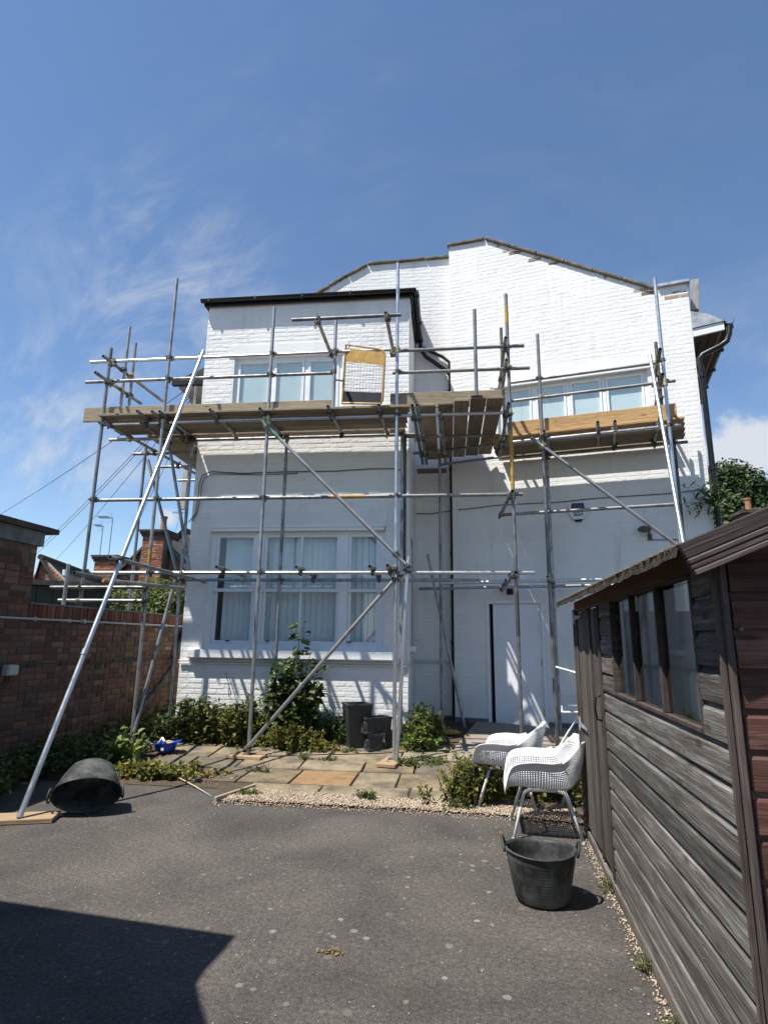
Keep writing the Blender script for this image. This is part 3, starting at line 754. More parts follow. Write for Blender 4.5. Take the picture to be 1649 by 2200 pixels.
# wing gutter, fascia, soffit
m = MB(); m.boxmm((XL - .06, YW - .045, ZE - .035), (XR + .05, YW - .022, ZE + .055)); m.build('fascia', M['black'], house)
def gutter(a, b, r=.050):
    a, b = Vector(a), Vector(b); d = (b - a).normalized(); s = d.cross(Vector((0, 0, 1)))
    m = MB(); n = 8; vs = []
    for p in (a, b):
        for rr in (r, r - .006):
            for i in range(n + 1):
                t_ = math.pi * i / n; vs.append(p + s * (math.cos(t_) * rr) - Vector((0, 0, math.sin(t_) * rr)))
    k = n + 1; fs = []
    for i in range(n):
        fs += [(i, i + 1, 2 * k + i + 1, 2 * k + i), (k + i, 3 * k + i, 3 * k + i + 1, k + i + 1), (i, k + i, k + i + 1, i + 1), (2 * k + i, 2 * k + i + 1, 3 * k + i + 1, 3 * k + i)]
    fs += [(0, 2 * k, 3 * k, k), (n, k + n, 3 * k + n, 2 * k + n)]
    m.add(vs, fs); ln = (b - a).length
    for i in range(int(ln / .8) + 1):
        c = a + d * min(ln - .05, .15 + i * .8); m.box(c + Vector((0, 0, -r * .5)), (.035, r * 2.15, r * 1.15), math.atan2(d.y, d.x))
    return m.build('gutter', M['black'], house, 'auto')
gutter((XL - .10, YW - .098, ZE + .055), (XR + .11, YW - .098, ZE + .055))
gutter((XR + .10, YW - .14, ZE + .03), (XR + .10, YB - .08, ZE - .01))
m = MB(); m.boxmm((XR + .012, YW - .07, ZE - .05), (XR + .045, YB - .05, ZE + .05)); m.build('fascia', M['black'], house)
def pipe(pts, r=.036, mat='black', name='downpipe', joints=True):
    m = MB(); P_ = [Vector(p) for p in pts]; m.path(P_, r, 10)
    if joints:
        for a, b in zip(P_, P_[1:]):
            ln = (b - a).length
            if ln > 1.2:
                for k in range(int(ln / 1.5) + 1):
                    c = a + (b - a).normalized() * min(ln - .1, .15 + 1.5 * k); dd = (b - a).normalized()
                    m.tube(c - dd * .035, c + dd * .035, r * 1.25, 10)
    return m.build(name, M[mat], house, 'auto')
dpx = .115
pipe([(XR + .10, YB - .12, ZE - .04), (XR + .12, YB - .12, ZE - .22), (XR + .2, YB - .1, ZE - .34), (dpx - .12, YB - .09, ZE - .62), (dpx - .03, YB - .09, ZE - .72), (dpx - .02, YB - .09, ZE - .9), (dpx - .03, YB - .09, .28)], .04)
pipe([(XR + .12, YB - .05, ZE - .12), (dpx - .16, YB - .05, ZE - .34), (dpx - .04, YB - .06, ZE - .46), (dpx - .03, YB - .075, ZE - .8)], .03, joints=False)
# right-hand eaves: boxed end, soffit, gutter running back, swan-neck downpipe
e0, e1, e2, e3 = rsz(1483, 668), rsz(1556, 691), rsz(1556, 706), rsz(1488, 722)
m = MB(); m.prism([(SE, e3[1]), (e2[0], e2[1]), (e2[0], e2[1] + .13), (SE, e3[1] + .13)], RO + RN * .02, RU, (0, 0, 1), RN * .04); m.build('eaves_end', M['gloss'], house)
m = MB(); m.prism([(SE + .002, e3[1] + .14), (e2[0] + .02, e2[1] + .14), (e1[0] + .02, e1[1]), (SE + .25, e0[1] - .10), (SE + .002, e0[1])], RO + RN * .0, RU, (0, 0, 1), RN * .25); m.build('lead_flashing', M['lead'], house)
m = MB(); m.prism([(SE, e3[1]), (e2[0], e2[1]), (e2[0], e2[1] + .05), (SE, e3[1] + .05)], RO + RN * .062, RU, (0, 0, 1), RN * 4.5); m.build('soffit', M['soffit'], house)
for k in range(3):
    s_ = SE + (e2[0] - SE) * (.3 + .28 * k); m = MB()
    zz = e3[1] + (e2[1] - e3[1]) * (s_ - SE) / (e2[0] - SE)
    m.prism([(s_, zz - .012), (s_ + .02, zz - .012), (s_ + .02, zz - .001), (s_, zz - .001)], RO + RN * .07, RU, (0, 0, 1), RN * 4.4); m.build('soffit_batten', M['soffit_pale'] if k == 2 else M['soffit'], house)
m = MB(); m.prism([(SE - .02, e3[1] + .15), (e2[0] + .03, e2[1] + .05), (e2[0] + .03, e2[1] + .14), (SE - .02, e0[1] + .1)], RO + RN * .3, RU, (0, 0, 1), RN * 4.3); m.build('roof', M['roof_dark'], house)
gutter(gp(e2[0] + .07, e2[1] + .13) - RN * .02, gp(e2[0] + .07, e2[1] + .13) + RN * 4.5, .07)
pq = [RW(1566, 700, .06), RW(1565, 718, .06), RW(1560, 733, .05), RW(1546, 743, .05), RW(1508, 762, .05), RW(1500, 772, .05)]
px_ = SE + .055
pipe(pq + [gp(px_, pq[-1].z - .12) - RN * .04, gp(px_, .2) - RN * .04], .042)
# weathered post standing above the eaves
plank('post', RW(1491, 668, -.35), RW(1491, 603, -.35), .12, .10, RN, M['grey_post'], house)
# far eaves that show past the wing's left corner
EY = 11.2
g0, g1 = YP(372, 824, EY), YP(437, 806, EY)
m = MB(); m.boxmm((g0.x, EY - .06, g0.z - .06), (g1.x + .8, EY + .04, g0.z + .07)); m.build('gutter', M['black'], house)
m = MB(); m.prism([(g0.x + .1, g0.z + .0), (g1.x + .8, g0.z + .0), (g1.x + .8, g0.z + .75), (g0.x + .1, g0.z + .12)], (0, EY + .05, 0), (1, 0, 0), (0, 0, 1), (0, 3.5, 0)); m.build('roof', M['roof_dark'], house)
m = MB(); m.prism([(g0.x + .12, g0.z - .10), (g1.x + .8, g0.z - .10), (g1.x + .8, g0.z - .001), (g0.x + .12, g0.z - .001)], (0, EY + .045, 0), (1, 0, 0), (0, 0, 1), (0, 3.5, 0)); m.build('soffit', M['soffit_pale'], house)
wx = YP(408, 850, EY + .5)
m = MB(); m.boxmm((wx.x, EY + .5, 4.2), (wx.x + .1, EY + .6, g0.z - .101)); m.build('post', M['soffit_pale'], house)
m = MB(); m.boxmm((wx.x + .35, EY + .55, 0), (wx.x + 1.4, EY + .65, g0.z - .102)); m.build('wall', M['soffit_pale'], house)['label'] = 'far rear wall of the house'

# windows -------------------------------------------------------------------------------
def frame_prism(m, O, U, NI, x0, x1, z0, z1, w, d, dep):
    """four bars of a rectangular frame; d = setback, dep = thickness"""
    b = Vector(O) + Vector(NI) * d; D = Vector(NI) * dep
    for r in ([(x0, z0), (x1, z0), (x1, z0 + w), (x0, z0 + w)], [(x0, z1 - w), (x1, z1 - w), (x1, z1), (x0, z1)],
              [(x0, z0 + w), (x0 + w, z0 + w), (x0 + w, z1 - w), (x0, z1 - w)], [(x1 - w, z0 + w), (x1, z0 + w), (x1, z1 - w), (x1 - w, z1 - w)]):
        m.prism(r, b, U, (0, 0, 1), D)
def rectp(m, O, U, NI, x0, x1, z0, z1, d, dep): m.prism([(x0, z0), (x1, z0), (x1, z1), (x0, z1)], Vector(O) + Vector(NI) * d, U, (0, 0, 1), Vector(NI) * dep)
def casements(O, U, NI, op, mull, label, blind_z):
    x0, x1, z0, z1 = op; m = MB()
    frame_prism(m, O, U, NI, x0, x1, z0, z1, .055, .07, .10)
    for c in mull: rectp(m, O, U, NI, c - .03, c + .03, z0 + .055, z1 - .055, .071, .09)
    w = m.build('window', M['gloss'], house); w['label'] = label
    ed = [x0 + .055] + [v for c in mull for v in (c - .03, c + .03)] + [x1 - .055]
    for a, b in zip(ed[::2], ed[1::2]):
        m = MB(); frame_prism(m, O, U, NI, a + .004, b - .004, z0 + .059, z1 - .059, .036, .058, .05); m.build('sash', M['gloss'], w)
        m = MB(); rectp(m, O, U, NI, a + .035, b - .035, z0 + .09, z1 - .09, .085, .006); m.build('pane', M['glass'], w)
        m = MB(); rectp(m, O, U, NI, a + .012, b - .012, blind_z, z1 - .05, .097 + BR.uniform(0, .004), .004); m.build('blind', M['blind'], w)
        m = MB(); m.box(Vector(O) + Vector(U) * ((a + b) / 2) + Vector(NI) * .05 + Vector((0, 0, z0 + .085)), (.12, .015, .012), math.atan2(Vector(U).y, Vector(U).x)); m.build('catch', M['zinc'], w)
    m = MB(); rectp(m, O, U, NI, x0 - .04, x1 + .04, z0 - .055, z0 - .001, -.05, .12); m.build('sill', M['sill'], w)
    m = MB(); rectp(m, O, U, NI, x0 - .3, x1 + .3, z0 - .4, z1 + .3, .75, .02); m.build('shade_backdrop', M['dark'], w)  # backing board, painted near black to stand for the unlit room
    return w
mw = [YP(x, 800, YW).x for x in (583, 656)]
casements((0, YW, 0), (1, 0, 0), (0, 1, 0), UW, mw, 'first floor window of the wing', UW[2] + .06)
mr_ = [rsz(x, 850)[0] for x in (1144, 1219, 1297)]
casements(RO, RU, RN, W2, mr_, 'first floor window of the gable wall', W2[2] + .06)
# head drip mould over the gable window
m = MB(); rectp(m, RO, RU, RN, W2[0] - .05, W2[1] + .05, W2[3] - .03, W2[3] + .03, -.045, .05); m.build('drip_mould', M['gloss'], house)
# big sash window on the ground floor
x0, x1, z0, z1 = GW
m = MB(); frame_prism(m, (0, YW, 0), (1, 0, 0), (0, 1, 0), x0, x1, z0, z1, .085, .075, .12)
c1, c2 = YP(552, 1300, YW + .08).x, YP(736, 1300, YW + .08).x
for c in (c1, c2): rectp(m, (0, YW, 0), (1, 0, 0), (0, 1, 0), c - .065, c + .065, z0 + .085, z1 - .085, .073, .12)
gwin = m.build('window', M['gloss'], house); gwin['label'] = 'large triple sash window on the ground floor'
m = MB(); rectp(m, (0, YW, 0), (1, 0, 0), (0, 1, 0), x0 + .01, x1 - .01, z1 - .05, z1 - .001, -.03, .09); rectp(m, (0, YW, 0), (1, 0, 0), (0, 1, 0), x0 - .0, x1 + .0, z1 - .0005, z1 + .04, -.05, .055); m.build('head_mould', M['gloss'], gwin)
zm = z0 + (z1 - z0) * .485
for bi, (a, b) in enumerate(((x0 + .085, c1 - .065), (c1 + .065, c2 - .065), (c2 + .065, x1 - .085))):
    for lo, hi, d in ((z0 + .085, zm + .03, .125), (zm - .03, z1 - .085, .085)):
        m = MB(); frame_prism(m, (0, YW, 0), (1, 0, 0), (0, 1, 0), a + .003, b - .003, lo + .002, hi - .002, .045, d, .038)
        cells = [(a + .048, b - .048)]
        if bi == 1:
            mid = (a + b) / 2; rectp(m, (0, YW, 0), (1, 0, 0), (0, 1, 0), mid - .02, mid + .02, lo + .047, hi - .047, d + .001, .036); cells = [(a + .048, mid - .02), (mid + .02, b - .048)]
        m.build('sash', M['gloss'], gwin)
        for p, q in cells:
            m = MB(); rectp(m, (0, YW, 0), (1, 0, 0), (0, 1, 0), p - .004, q + .004, lo + .044, hi - .044, d + .016, .006); m.build('pane', M['glass'], gwin)
    # vertical blind slats
    nsl = max(2, round((b - a) / .092)); st = (b - a) / nsl
    for k in range(nsl):
        if bi == 0 and k == 0: continue
        an = R(14 + BR.uniform(-5, 5)); cxk = a + st * (k + .5)
        m = MB(); m.box((cxk, YW + .27, (z0 + z1) / 2 + .02), (.089, .003, z1 - z0 - .10), an); m.build('blind_slat', M['blind_v'], gwin)
m = MB(); rectp(m, (0, YW, 0), (1, 0, 0), (0, 1, 0), x0 - .3, x1 + .3, z0 - .3, z1 + .3, 1.3, .02); m.build('shade_backdrop', M['dark'], gwin)  # near-black board standing in for the shaded room behind the slats
m = MB(); rectp(m, (0, YW, 0), (1, 0, 0), (0, 1, 0), YP(405, 1410, YW).x, YP(845, 1410, YW).x, z0 - .125, z0 - .001, -.085, .16)
gs = m.build('sill', M['sill'], gwin)
bv = gs.modifiers.new('b', 'BEVEL'); bv.width = .012; bv.segments = 2
for k in range(4):                                       # sash lifts
    m = MB(); m.box((x0 + .35 + k * .62, YW + .11, z0 + .13), (.06, .02, .02)); m.build('catch', M['coupler'], gwin)
# pair of painted pipes under the sill, round the corner and along the recess
for dz, nm in ((.0, 'pipe'), (.035, 'pipe')):
    zz = z0 - .165 - dz
    pipe([(XL + .0, YW - .02, zz), (XR - .03, YW - .02, zz), (XR + .02, YW + .01, zz), (XR + .02, YB - .03, zz), (.06, YB - .022, zz)], .010, 'cable_white', nm, False)
# back door
m = MB(); fz = DR[2]
rectp(m, RO, RU, RN, DR[0], DR[0] + .045, fz, DR[3], -.012, .12); rectp(m, RO, RU, RN, DR[1] - .045, DR[1], fz, DR[3], -.012, .12); rectp(m, RO, RU, RN, DR[0] + .0451, DR[1] - .0451, DR[3] - .055, DR[3], -.012, .12)
df = m.build('door_frame', M['gloss'], house)
m = MB(); rectp(m, RO, RU, RN, DR[0] + .105, DR[1] - .05, fz + .02, DR[3] - .06, .02, .045); dr = m.build('door', M['door'], house)
bv = dr.modifiers.new('b', 'BEVEL'); bv.width = .004
for zz in (.25, 1.0, 1.75):
    m = MB(); m.box(gp(DR[1] - .055, fz + zz) + RN * .012, (.03, .014, .10), A14); m.build('hinge', M['zinc'], dr)
m = MB(); rectp(m, RO, RU, RN, DR[0] - .02, DR[1] + .02, .08, fz - .001, -.03, .3); m.build('threshold', M['plinth'], house)
m = MB(); rectp(m, RO, RU, RN, DR[0] - .1, DR[1] + .1, .05, DR[3] + .1, .31, .02); m.build('shade_backdrop', M['dark'], house)  # dark board painted as the shade behind the door gap

# fittings hung on the walls --------------------------------------------------------------
def wall_thing(name, label, cat, c): return thing(name, label, cat, c)
ac = RW(1241, 1100); q = (ac - RO).dot(RU); al = wall_thing('alarm_box', 'shield shaped burglar alarm box with dark blue panel on gable wall', 'alarm box', ac)
ash = [(-.125, .15), (.125, .15), (.155, .02), (.075, -.135), (.04, -.17), (-.04, -.17), (-.075, -.135), (-.155, .02)]
def apoly(poly, d, dep, mat, name):
    m = MB(); m.prism([(q + a, ac.z + b) for a, b in poly], RO - RN * d, RU, (0, 0, 1), RN * dep); return m.build(name, mat, al)
apoly(ash, .06, .058, M['white'], 'housing')
apoly([(a * .72, b * .74 + .022) for a, b in [(-.125, .15), (.125, .15), (.15, .02), (.078, -.115), (-.078, -.115), (-.15, .02)]], .0645, .004, M['alarm_dark'], 'panel')
apoly([(-.074, -.132), (.074, -.132), (.04, -.172), (-.04, -.172)], .066, .006, M['navy'], 'strobe_lens')
apoly([(-.075, -.052), (.08, -.048), (.063, -.078), (-.06, -.082)], .067, .003, M['alarm_mid'], 'strip')
def glyph(pts, r=.0085):
    m = MB(); m.path([gp(q + a, ac.z + b - .022) - RN * .068 for a, b in pts], r, 6); return m.build('letter', M['alarm_white'], al)
arc = lambda cx, cy, r, a0, a1, n=9, ry=None: [(cx + r * math.cos(R(a0 + (a1 - a0) * i / (n - 1))), cy + (ry or r) * math.sin(R(a0 + (a1 - a0) * i / (n - 1)))) for i in range(n)]
glyph(arc(-.062, .012, .030, 330, 30 + 0, 9)[:0] + [(-.088, .014), (-.038, .014)] + arc(-.062, .012, .028, 20, 320, 10))       # e
glyph(arc(.002, .010, .030, 0, 360, 13))                                                                                   # o
glyph(arc(.066, .012, .028, 0, 360, 13) + [(.094, .03), (.095, -.03)] + arc(.066, -.03, .029, 0, -150, 7))                    # g
lp = RW(1385, 1140); wl_ = wall_thing('wall_lamp', 'dark bulkhead floodlight on short bracket on gable wall', 'wall lamp', lp)
m = MB(); m.lathe([(.0, -.05), (.05, -.045), (.085, -.02), (.09, 0), (.07, .03), (.03, .05), (0, .055)], lp - RN * .12 + Vector((-.02, 0, 0)), 14, None, (1.15, .8)); m.build('lamp_head', M['coupler'], wl_, True)
m = MB(); m.path([lp + Vector((.06, 0, -.09)), lp - RN * .04 + Vector((.06, 0, -.09)), lp - RN * .1 + Vector((.04, 0, -.02))], .016, 8); m.box(lp + Vector((.06, 0, -.1)) - RN * .01, (.06, .02, .09), A14); m.build('bracket', M['coupler'], wl_)
vb = RW(1095, 1271); m = MB(); m.box(vb - RN * .03, (.10, .06, .10), A14, .006); m.box(vb - RN * .065, (.07, .01, .07), A14)
tag(m.build('extractor_vent', M['black'], None, False, vb), 'small square black vent box above the white back door', 'vent')
def cable(name, pts, label, r=.008, mat='cable'):
    m = MB(); m.path(pts, r, 5); o = m.build(name, M[mat], None, True, pts[0]); return tag(o, label, 'cable')
cy_ = lambda l: [YP(x, y, YW - .012) for x, y in l]
cable('cable', cy_([(405, 1122), (420, 1105), (426, 1070), (428, 1040), (434, 1022), (455, 1013), (520, 1017), (600, 1014), (720, 1012), (800, 1007), (850, 1007), (866, 1012)]), 'black cable clipped across wing wall under the platform', .007)
cable('cable', cy_([(412, 1120), (424, 1100), (431, 1070), (433, 1042), (440, 1026), (458, 1018), (560, 1020), (640, 1017)]), 'second dark cable looping down the left edge of the wing wall', .006)
cr_ = lambda l: [RW(x, y, .012) for x, y in l]
cable('cable', cr_([(983, 1095), (1020, 1092), (1060, 1086), (1130, 1082), (1200, 1079), (1260, 1072), (1346, 1066), (1440, 1060), (1520, 1050)]), 'black cable sagging along gable wall above the alarm box', .0065)
cable('cable', cr_([(1390, 1160), (1470, 1159), (1480, 1165), (1485, 1180)]), 'thin grey cable beside the wall floodlight', .006)
cable('cable', [Vector((XR + .02, YB - .02, 3.7)), Vector((-.3, YB - .02, 3.69)), Vector((.06, YB - .02, 3.74))], 'short dark cable across the recess beside the downpipe', .008)
hk = YP(488, 1446, YW - .01); m = MB(); m.path([hk, hk + Vector((0, -.06, .0)), hk + Vector((.05, -.07, -.12)), hk + Vector((.10, -.05, -.30)), hk + Vector((.07, -.05, -.33)), hk + Vector((.06, -.06, -.2))], .006, 5)
tag(m.build('wire_hook', M['cable'], None, False, hk), 'bent wire hanging from the white wall below the sill', 'wire')
# ---------------------------------------------------------------- brick garden wall on the left
WA = R(87); WU = Vector((math.cos(WA), math.sin(WA), 0)); WN = Vector((math.sin(WA), -math.cos(WA), 0))   # WN points into the yard
WO = Vector((-4.85, 8.0, 0)) - WU * 8.0
def WP(x, y, off=0.0): return PL(x, y, WO + WN * off, WN)
def wst(x, y):
    p = WP(x, y); return ((p - WO).dot(WU), p.z)
gwall = thing('garden_wall', 'old red brick garden wall in shade along the left side', 'wall', WO + WU * 6)
ZW = 1.70
SP = wst(66, 1296)[0]                      # where the taller outbuilding ends
m = MB(); m.prism([(2.6, 0), (14, 0), (14, ZW), (2.6, ZW)], WO - WN * .012, WU, (0, 0, 1), -WN * .21); wcore = m.build('wall', M['mortar'], gwall)
wb = brick_rows(lambda z: [(2.6, 14)], .01, ZW, mixed=.5)
brick_wall(wcore, wb, WO - WN * .012, WU, WN, M['brick'], 300, out=.011, ch=.006, jit=.003, zkeep=lambda c: wst(0, 1325)[0] - .2 < (c - WO).dot(WU) < 10.4)
x = SP + .02                                # soldier course on top
sm = []
for k in range(4):
    mm = MB(); mm.box((0, 0, 0), (.066, .225, .155 + .006 * (k % 2)), 0, .006); me = bpy.data.meshes.new('soldier_brick'); me.from_pydata(mm.v, [], mm.f); me.materials.append(M['brick_soldier'])
    bm = bmesh.new(); bm.from_mesh(me); bmesh.ops.recalc_face_normals(bm, faces=bm.faces); bm.to_mesh(me); bm.free(); sm.append(me)
while x < 12.5:
    oriented('soldier_brick', BR.choice(sm), gwall, WO + WU * x - WN * (.108 + BR.uniform(-.004, .004)) + Vector((0, 0, ZW + .088 + BR.uniform(-.003, .003))), WU, (0, 0, 1)); x += .077
m = MB(); m.prism([(SP, ZW + .005), (13, ZW + .005), (13, ZW + .15), (SP, ZW + .15)], WO - WN * .02, WU, (0, 0, 1), -WN * .18); m.build('mortar_bed', M['mortar'], gwall)
x = SP
while x < 12.6:                              # thin weathered topping
    m = MB(); l = BR.uniform(.5, .9); m.prism([(x, ZW + .169), (x + l - .006, ZW + .169), (x + l - .006, ZW + .19 + BR.uniform(-.006, .006)), (x, ZW + .19)], WO + WN * .006, WU, (0, 0, 1), -WN * .235); m.build('coping_slab', M['conc_dark'], gwall); x += l
# taller brick store built against the wall
store = thing('brick_store', 'taller old brick outhouse with concrete roof slab above garden wall', 'outhouse', WO + WU * 5)
ZS = 2.56
m = MB(); m.prism([(2.2, ZW + .001), (SP, ZW + .001), (SP, ZS), (2.2, ZS)], WO - WN * .012, WU, (0, 0, 1), -WN * 2.0); score = m.build('wall', M['mortar'], store)
HOLE = wst(62, 1178)
brick_wall(score, brick_rows(lambda z: [(2.2, SP + BR.uniform(-.02, .015))], ZW + .01, ZS - .005, [(HOLE[0] - .05, HOLE[0] + .05, ZS - .20, ZS - .06)], mixed=.5), WO - WN * .012, WU, WN, M['brick'], 120, out=.011, ch=.006, jit=.004)
m = MB(); m.prism([(2.2, ZS + .001), (SP + .05, ZS + .001), (SP + .05, ZS + .17), (2.2, ZS + .17)], WO + WN * .03, WU, (0, 0, 1), -WN * 2.1); m.build('lintel', M['conc_dark'], store)
m = MB(); m.prism([(2.0, ZS + .172), (SP + .2, ZS + .172), (SP + .2, ZS + .235), (2.0, ZS + .255)], WO + WN * .10, WU, (0, 0, 1), -WN * 2.3); m.build('roof_slab', M['roof_dark'], store)
m = MB()
c0 = wst(0, 1083)
m.prism([(2.2, ZS + .36), (SP - .32, ZS + .305), (SP - .32, ZS + .312), (2.2, ZS + .372)], WO - WN * .25, WU, (0, 0, 1), -WN * 1.8)
m.prism([(2.2, ZS + .256), (SP - .35, ZS + .256), (SP - .35, ZS + .303), (2.2, ZS + .34)], WO - WN * .30, WU, (0, 0, 1), -WN * 1.7)
m.prism([(SP - .34, ZS + .313), (SP - .22, ZS + .330), (SP - .16, ZS + .318), (SP - .17, ZS + .309), (SP - .22, ZS + .318), (SP - .34, ZS + .300)], WO - WN * .25, WU, (0, 0, 1), -WN * 1.8)
m.build('roof_sheet', M['corrugated'], store)
m = MB(); m.path([WO + WU * (SP - .65) + WN * .03 + Vector((0, 0, z)) for z in (1.72, 2.0)] + [WO + WU * (SP - .62) + WN * .03 + Vector((0, 0, 2.1)), WO + WU * (SP - .72) + WN * .03 + Vector((0, 0, 2.15)), WO + WU * (SP - 1.0) + WN * .03 + Vector((0, 0, 2.16))], .018, 8); m.build('overflow_pipe', M['white'], store, True)
# conduit, cable and junction box on the wall
m = MB(); a_, b_ = wst(0, 1325), wst(375, 1343); zc = (a_[1] + b_[1]) / 2 - .01
m.tube(WO + WU * 3 + WN * .03 + Vector((0, 0, zc)), WO + WU * 12 + WN * .03 + Vector((0, 0, zc)), .013, 8)
tee = wst(175, 1334)[0]; m.tube(WO + WU * (tee - .03) + WN * .03 + Vector((0, 0, zc)), WO + WU * (tee + .03) + WN * .03 + Vector((0, 0, zc)), .028, 8); m.tube(WO + WU * tee + WN * .03 + Vector((0, 0, zc)), WO + WU * tee + WN * .06 + Vector((0, 0, zc)), .03, 8)
for k in range(12): m.box(WO + WU * (5.4 + k * .6) + WN * .02 + Vector((0, 0, zc)), (.02, .04, .05), WA)
m.build('conduit', M['conduit'], gwall)
bx_ = WP(22, 1440, .05); jb = thing('junction_box', 'grey plastic junction box with cables on left brick wall', 'junction box', bx_)
m = MB(); m.box(bx_, (.15, .09, .12), WA, .012); m.build('housing', M['grey_plastic'], jb); m = MB(); m.box(bx_ + WN * .048 + Vector((0, 0, .002)), (.135, .012, .105), WA, .005); m.build('lid', M['grey_plastic'], jb)
m = MB()
for k in (-.03, .02): m.path([bx_ + WU * k - Vector((0, 0, .06)), bx_ + WU * (k - .01) - Vector((0, 0, .13)), bx_ + WU * (k - .06) - Vector((0, 0, .18)), bx_ + WU * (k - .16) - Vector((0, 0, .19)), bx_ + WU * (k - .5) - Vector((0, 0, .16))], .009, 6)
m.build('cable', M['cable'], jb, True)
cz = wst(200, 1421)[1]
m = MB(); m.path([WO + WU * (6.45 + k * .3) + WN * .02 + Vector((0, 0, cz + BR.uniform(-.012, .012))) for k in range(19)], .009, 6)
for k in range(10): m.box(WO + WU * (6.6 + k * .55) + WN * .02 + Vector((0, 0, cz)), (.02, .03, .045), WA)
tag(m.build('cable', M['cable'], None, False, WO + WU * 9 + Vector((0, 0, cz))), 'black cable clipped low along the red brick garden wall', 'cable')
# black flexible pipe leaning against the wall by the house corner
bp = [WP(382, 1390, .07), WP(372, 1430, .10), WP(345, 1470, .14), WP(305, 1520, .16), WP(285, 1545, .18)]
bp[-1].z = patio_z(0, bp[-1].y) + .05
m = MB(); m.path([WO + WU * 10.2 + WN * .05 + Vector((0, 0, 1.62))] + bp + [bp[-1] + Vector((.1, -.5, -.02))], .045, 10)
tag(m.build('drain_hose', M['rubber'], None, True, bp[-1]), 'thick black hose leaning on brick wall beside house corner', 'hose')

# ---------------------------------------------------------------- neighbours on the left
def uv_planar(o, s=1.0):
    me = o.data; uv = me.uv_layers.new(name='UVMap')
    for p in me.polygons:
        n = p.normal; ax = Vector((0, 0, 1)).cross(n); ax = ax.normalized() if ax.length > .01 else Vector((1, 0, 0)); ay = n.cross(ax)
        for li in p.loop_indices:
            v = me.vertices[me.loops[li].vertex_index].co; uv.data[li].uv = (v.dot(ax) * s, v.dot(ay) * s)
    return o
def brick_panel(parent, O, U, NO, interval, z0, z1, mat, mort, topline, single=0, openings=(), thick=.2):
    c = slab_wall('wall', parent, Vector(O), U, -Vector(NO), topline, 0, [], thick, mort)
    brick_wall(c, brick_rows(interval, z0, z1, openings), O, U, NO, mat, single, out=.012, ch=.005)
    return c
# small gabled building: gable end to the yard, dark roof running away to the right
Y1 = 17.0
ga, gb, gc = YP(78, 1252, Y1), YP(94, 1199, Y1), YP(130, 1252, Y1)
h1 = thing('gabled_outhouse', 'small brick building with dark tiled roof beyond the garden wall', 'building', (gb.x, Y1, 0))
la = [(ga.x - .5, ga.z - .55), (gb.x, gb.z - .06), (gc.x + .6, gc.z - .35)]
def iv1(z):
    r = []
    for (xa, za), (xb, zb) in zip(la, la[1:]):
        if (za - z) * (zb - z) < 0: r.append(xa + (xb - xa) * (z - za) / (zb - za))
    return [(r[0], r[1])] if len(r) > 1 else []
brick_panel(h1, (0, Y1, 0), Vector((1, 0, 0)), Vector((0, -1, 0)), iv1, 2.2, gb.z, M['brick_clean'], M['mortar_bare'], la)
rr0, rr1 = gb, YP(228, 1228, 24.0)
m = MB(); sl = gc - gb
A_, B_ = Vector((gb.x, Y1 - .15, gb.z)), Vector((rr1.x, 24, gb.z)); ed = Vector((sl.x * 3.2, 0, sl.z * 3.2)); el = Vector((ga.x - gb.x, 0, ga.z - gb.z)) * 2.2
m.add([A_, B_, B_ + ed, A_ + ed, A_ + Vector((0, 0, -.09)), B_ + Vector((0, 0, -.09)), B_ + ed + Vector((0, 0, -.09)), A_ + ed + Vector((0, 0, -.09))], [(0, 1, 2, 3), (7, 6, 5, 4), (0, 3, 7, 4), (3, 2, 6, 7), (1, 5, 6, 2), (0, 4, 5, 1)])
m.add([A_, B_, B_ + el, A_ + el, A_ + Vector((0, 0, -.09)), B_ + Vector((0, 0, -.09)), B_ + el + Vector((0, 0, -.09)), A_ + el + Vector((0, 0, -.09))], [(0, 3, 2, 1), (4, 5, 6, 7), (0, 4, 7, 3), (3, 7, 6, 2), (1, 2, 6, 5), (0, 1, 5, 4)])
rf = uv_planar(m.build('roof', M['slate'], h1))
m = MB(); m.tube(A_ + Vector((0, 0, .02)), B_ + Vector((0, 0, .02)), .09, 8); m.build('ridge_tile', M['roof_dark'], rf)
m = MB(); m.tube(YP(139, 1236, 15.5), YP(139, 1224, 15.5), .05, 8); m.build('vent_pipe', M['white'], h1)
# red brick house with chimney and aerials
Y2 = 24.0
h2 = thing('neighbour_house', 'red brick house with slate roof and tall chimney beyond scaffolding', 'house', (YP(300, 1200, Y2).x, Y2, 0))
q0, q1, q2 = YP(228, 1262, Y2), YP(340, 1155, Y2), YP(440, 1262, Y2)
lb = [(q0.x - 1, q0.z - .8), (q1.x, q1.z), (q2.x + 1, q2.z - .8)]
def iv2(z):
    r = []
    for (xa, za), (xb, zb) in zip(lb, lb[1:]):
        if (za - z) * (zb - z) < 0: r.append(xa + (xb - xa) * (z - za) / (zb - za))
    return [(r[0], r[1])] if len(r) > 1 else []
brick_panel(h2, (0, Y2, 0), Vector((1, 0, 0)), Vector((0, -1, 0)), iv2, 2.4, q1.z, M['brick_clean'], M['mortar_bare'], lb, 0, [])
m = MB()
for s0, s1 in ((q1, q0), (q1, q2)):
    d = (s1 - s0) * 1.15; A_ = s0 + Vector((0, -.3, .12)); B_ = A_ + Vector((0, 7, 0))
    m.add([A_, B_, B_ + d, A_ + d, A_ - Vector((0, 0, .14)), B_ - Vector((0, 0, .14)), B_ + d - Vector((0, 0, .14)), A_ + d - Vector((0, 0, .14))], [(0, 1, 2, 3), (7, 6, 5, 4), (0, 3, 7, 4), (3, 2, 6, 7), (1, 5, 6, 2), (0, 4, 5, 1)])
uv_planar(m.build('roof', M['slate'], h2))
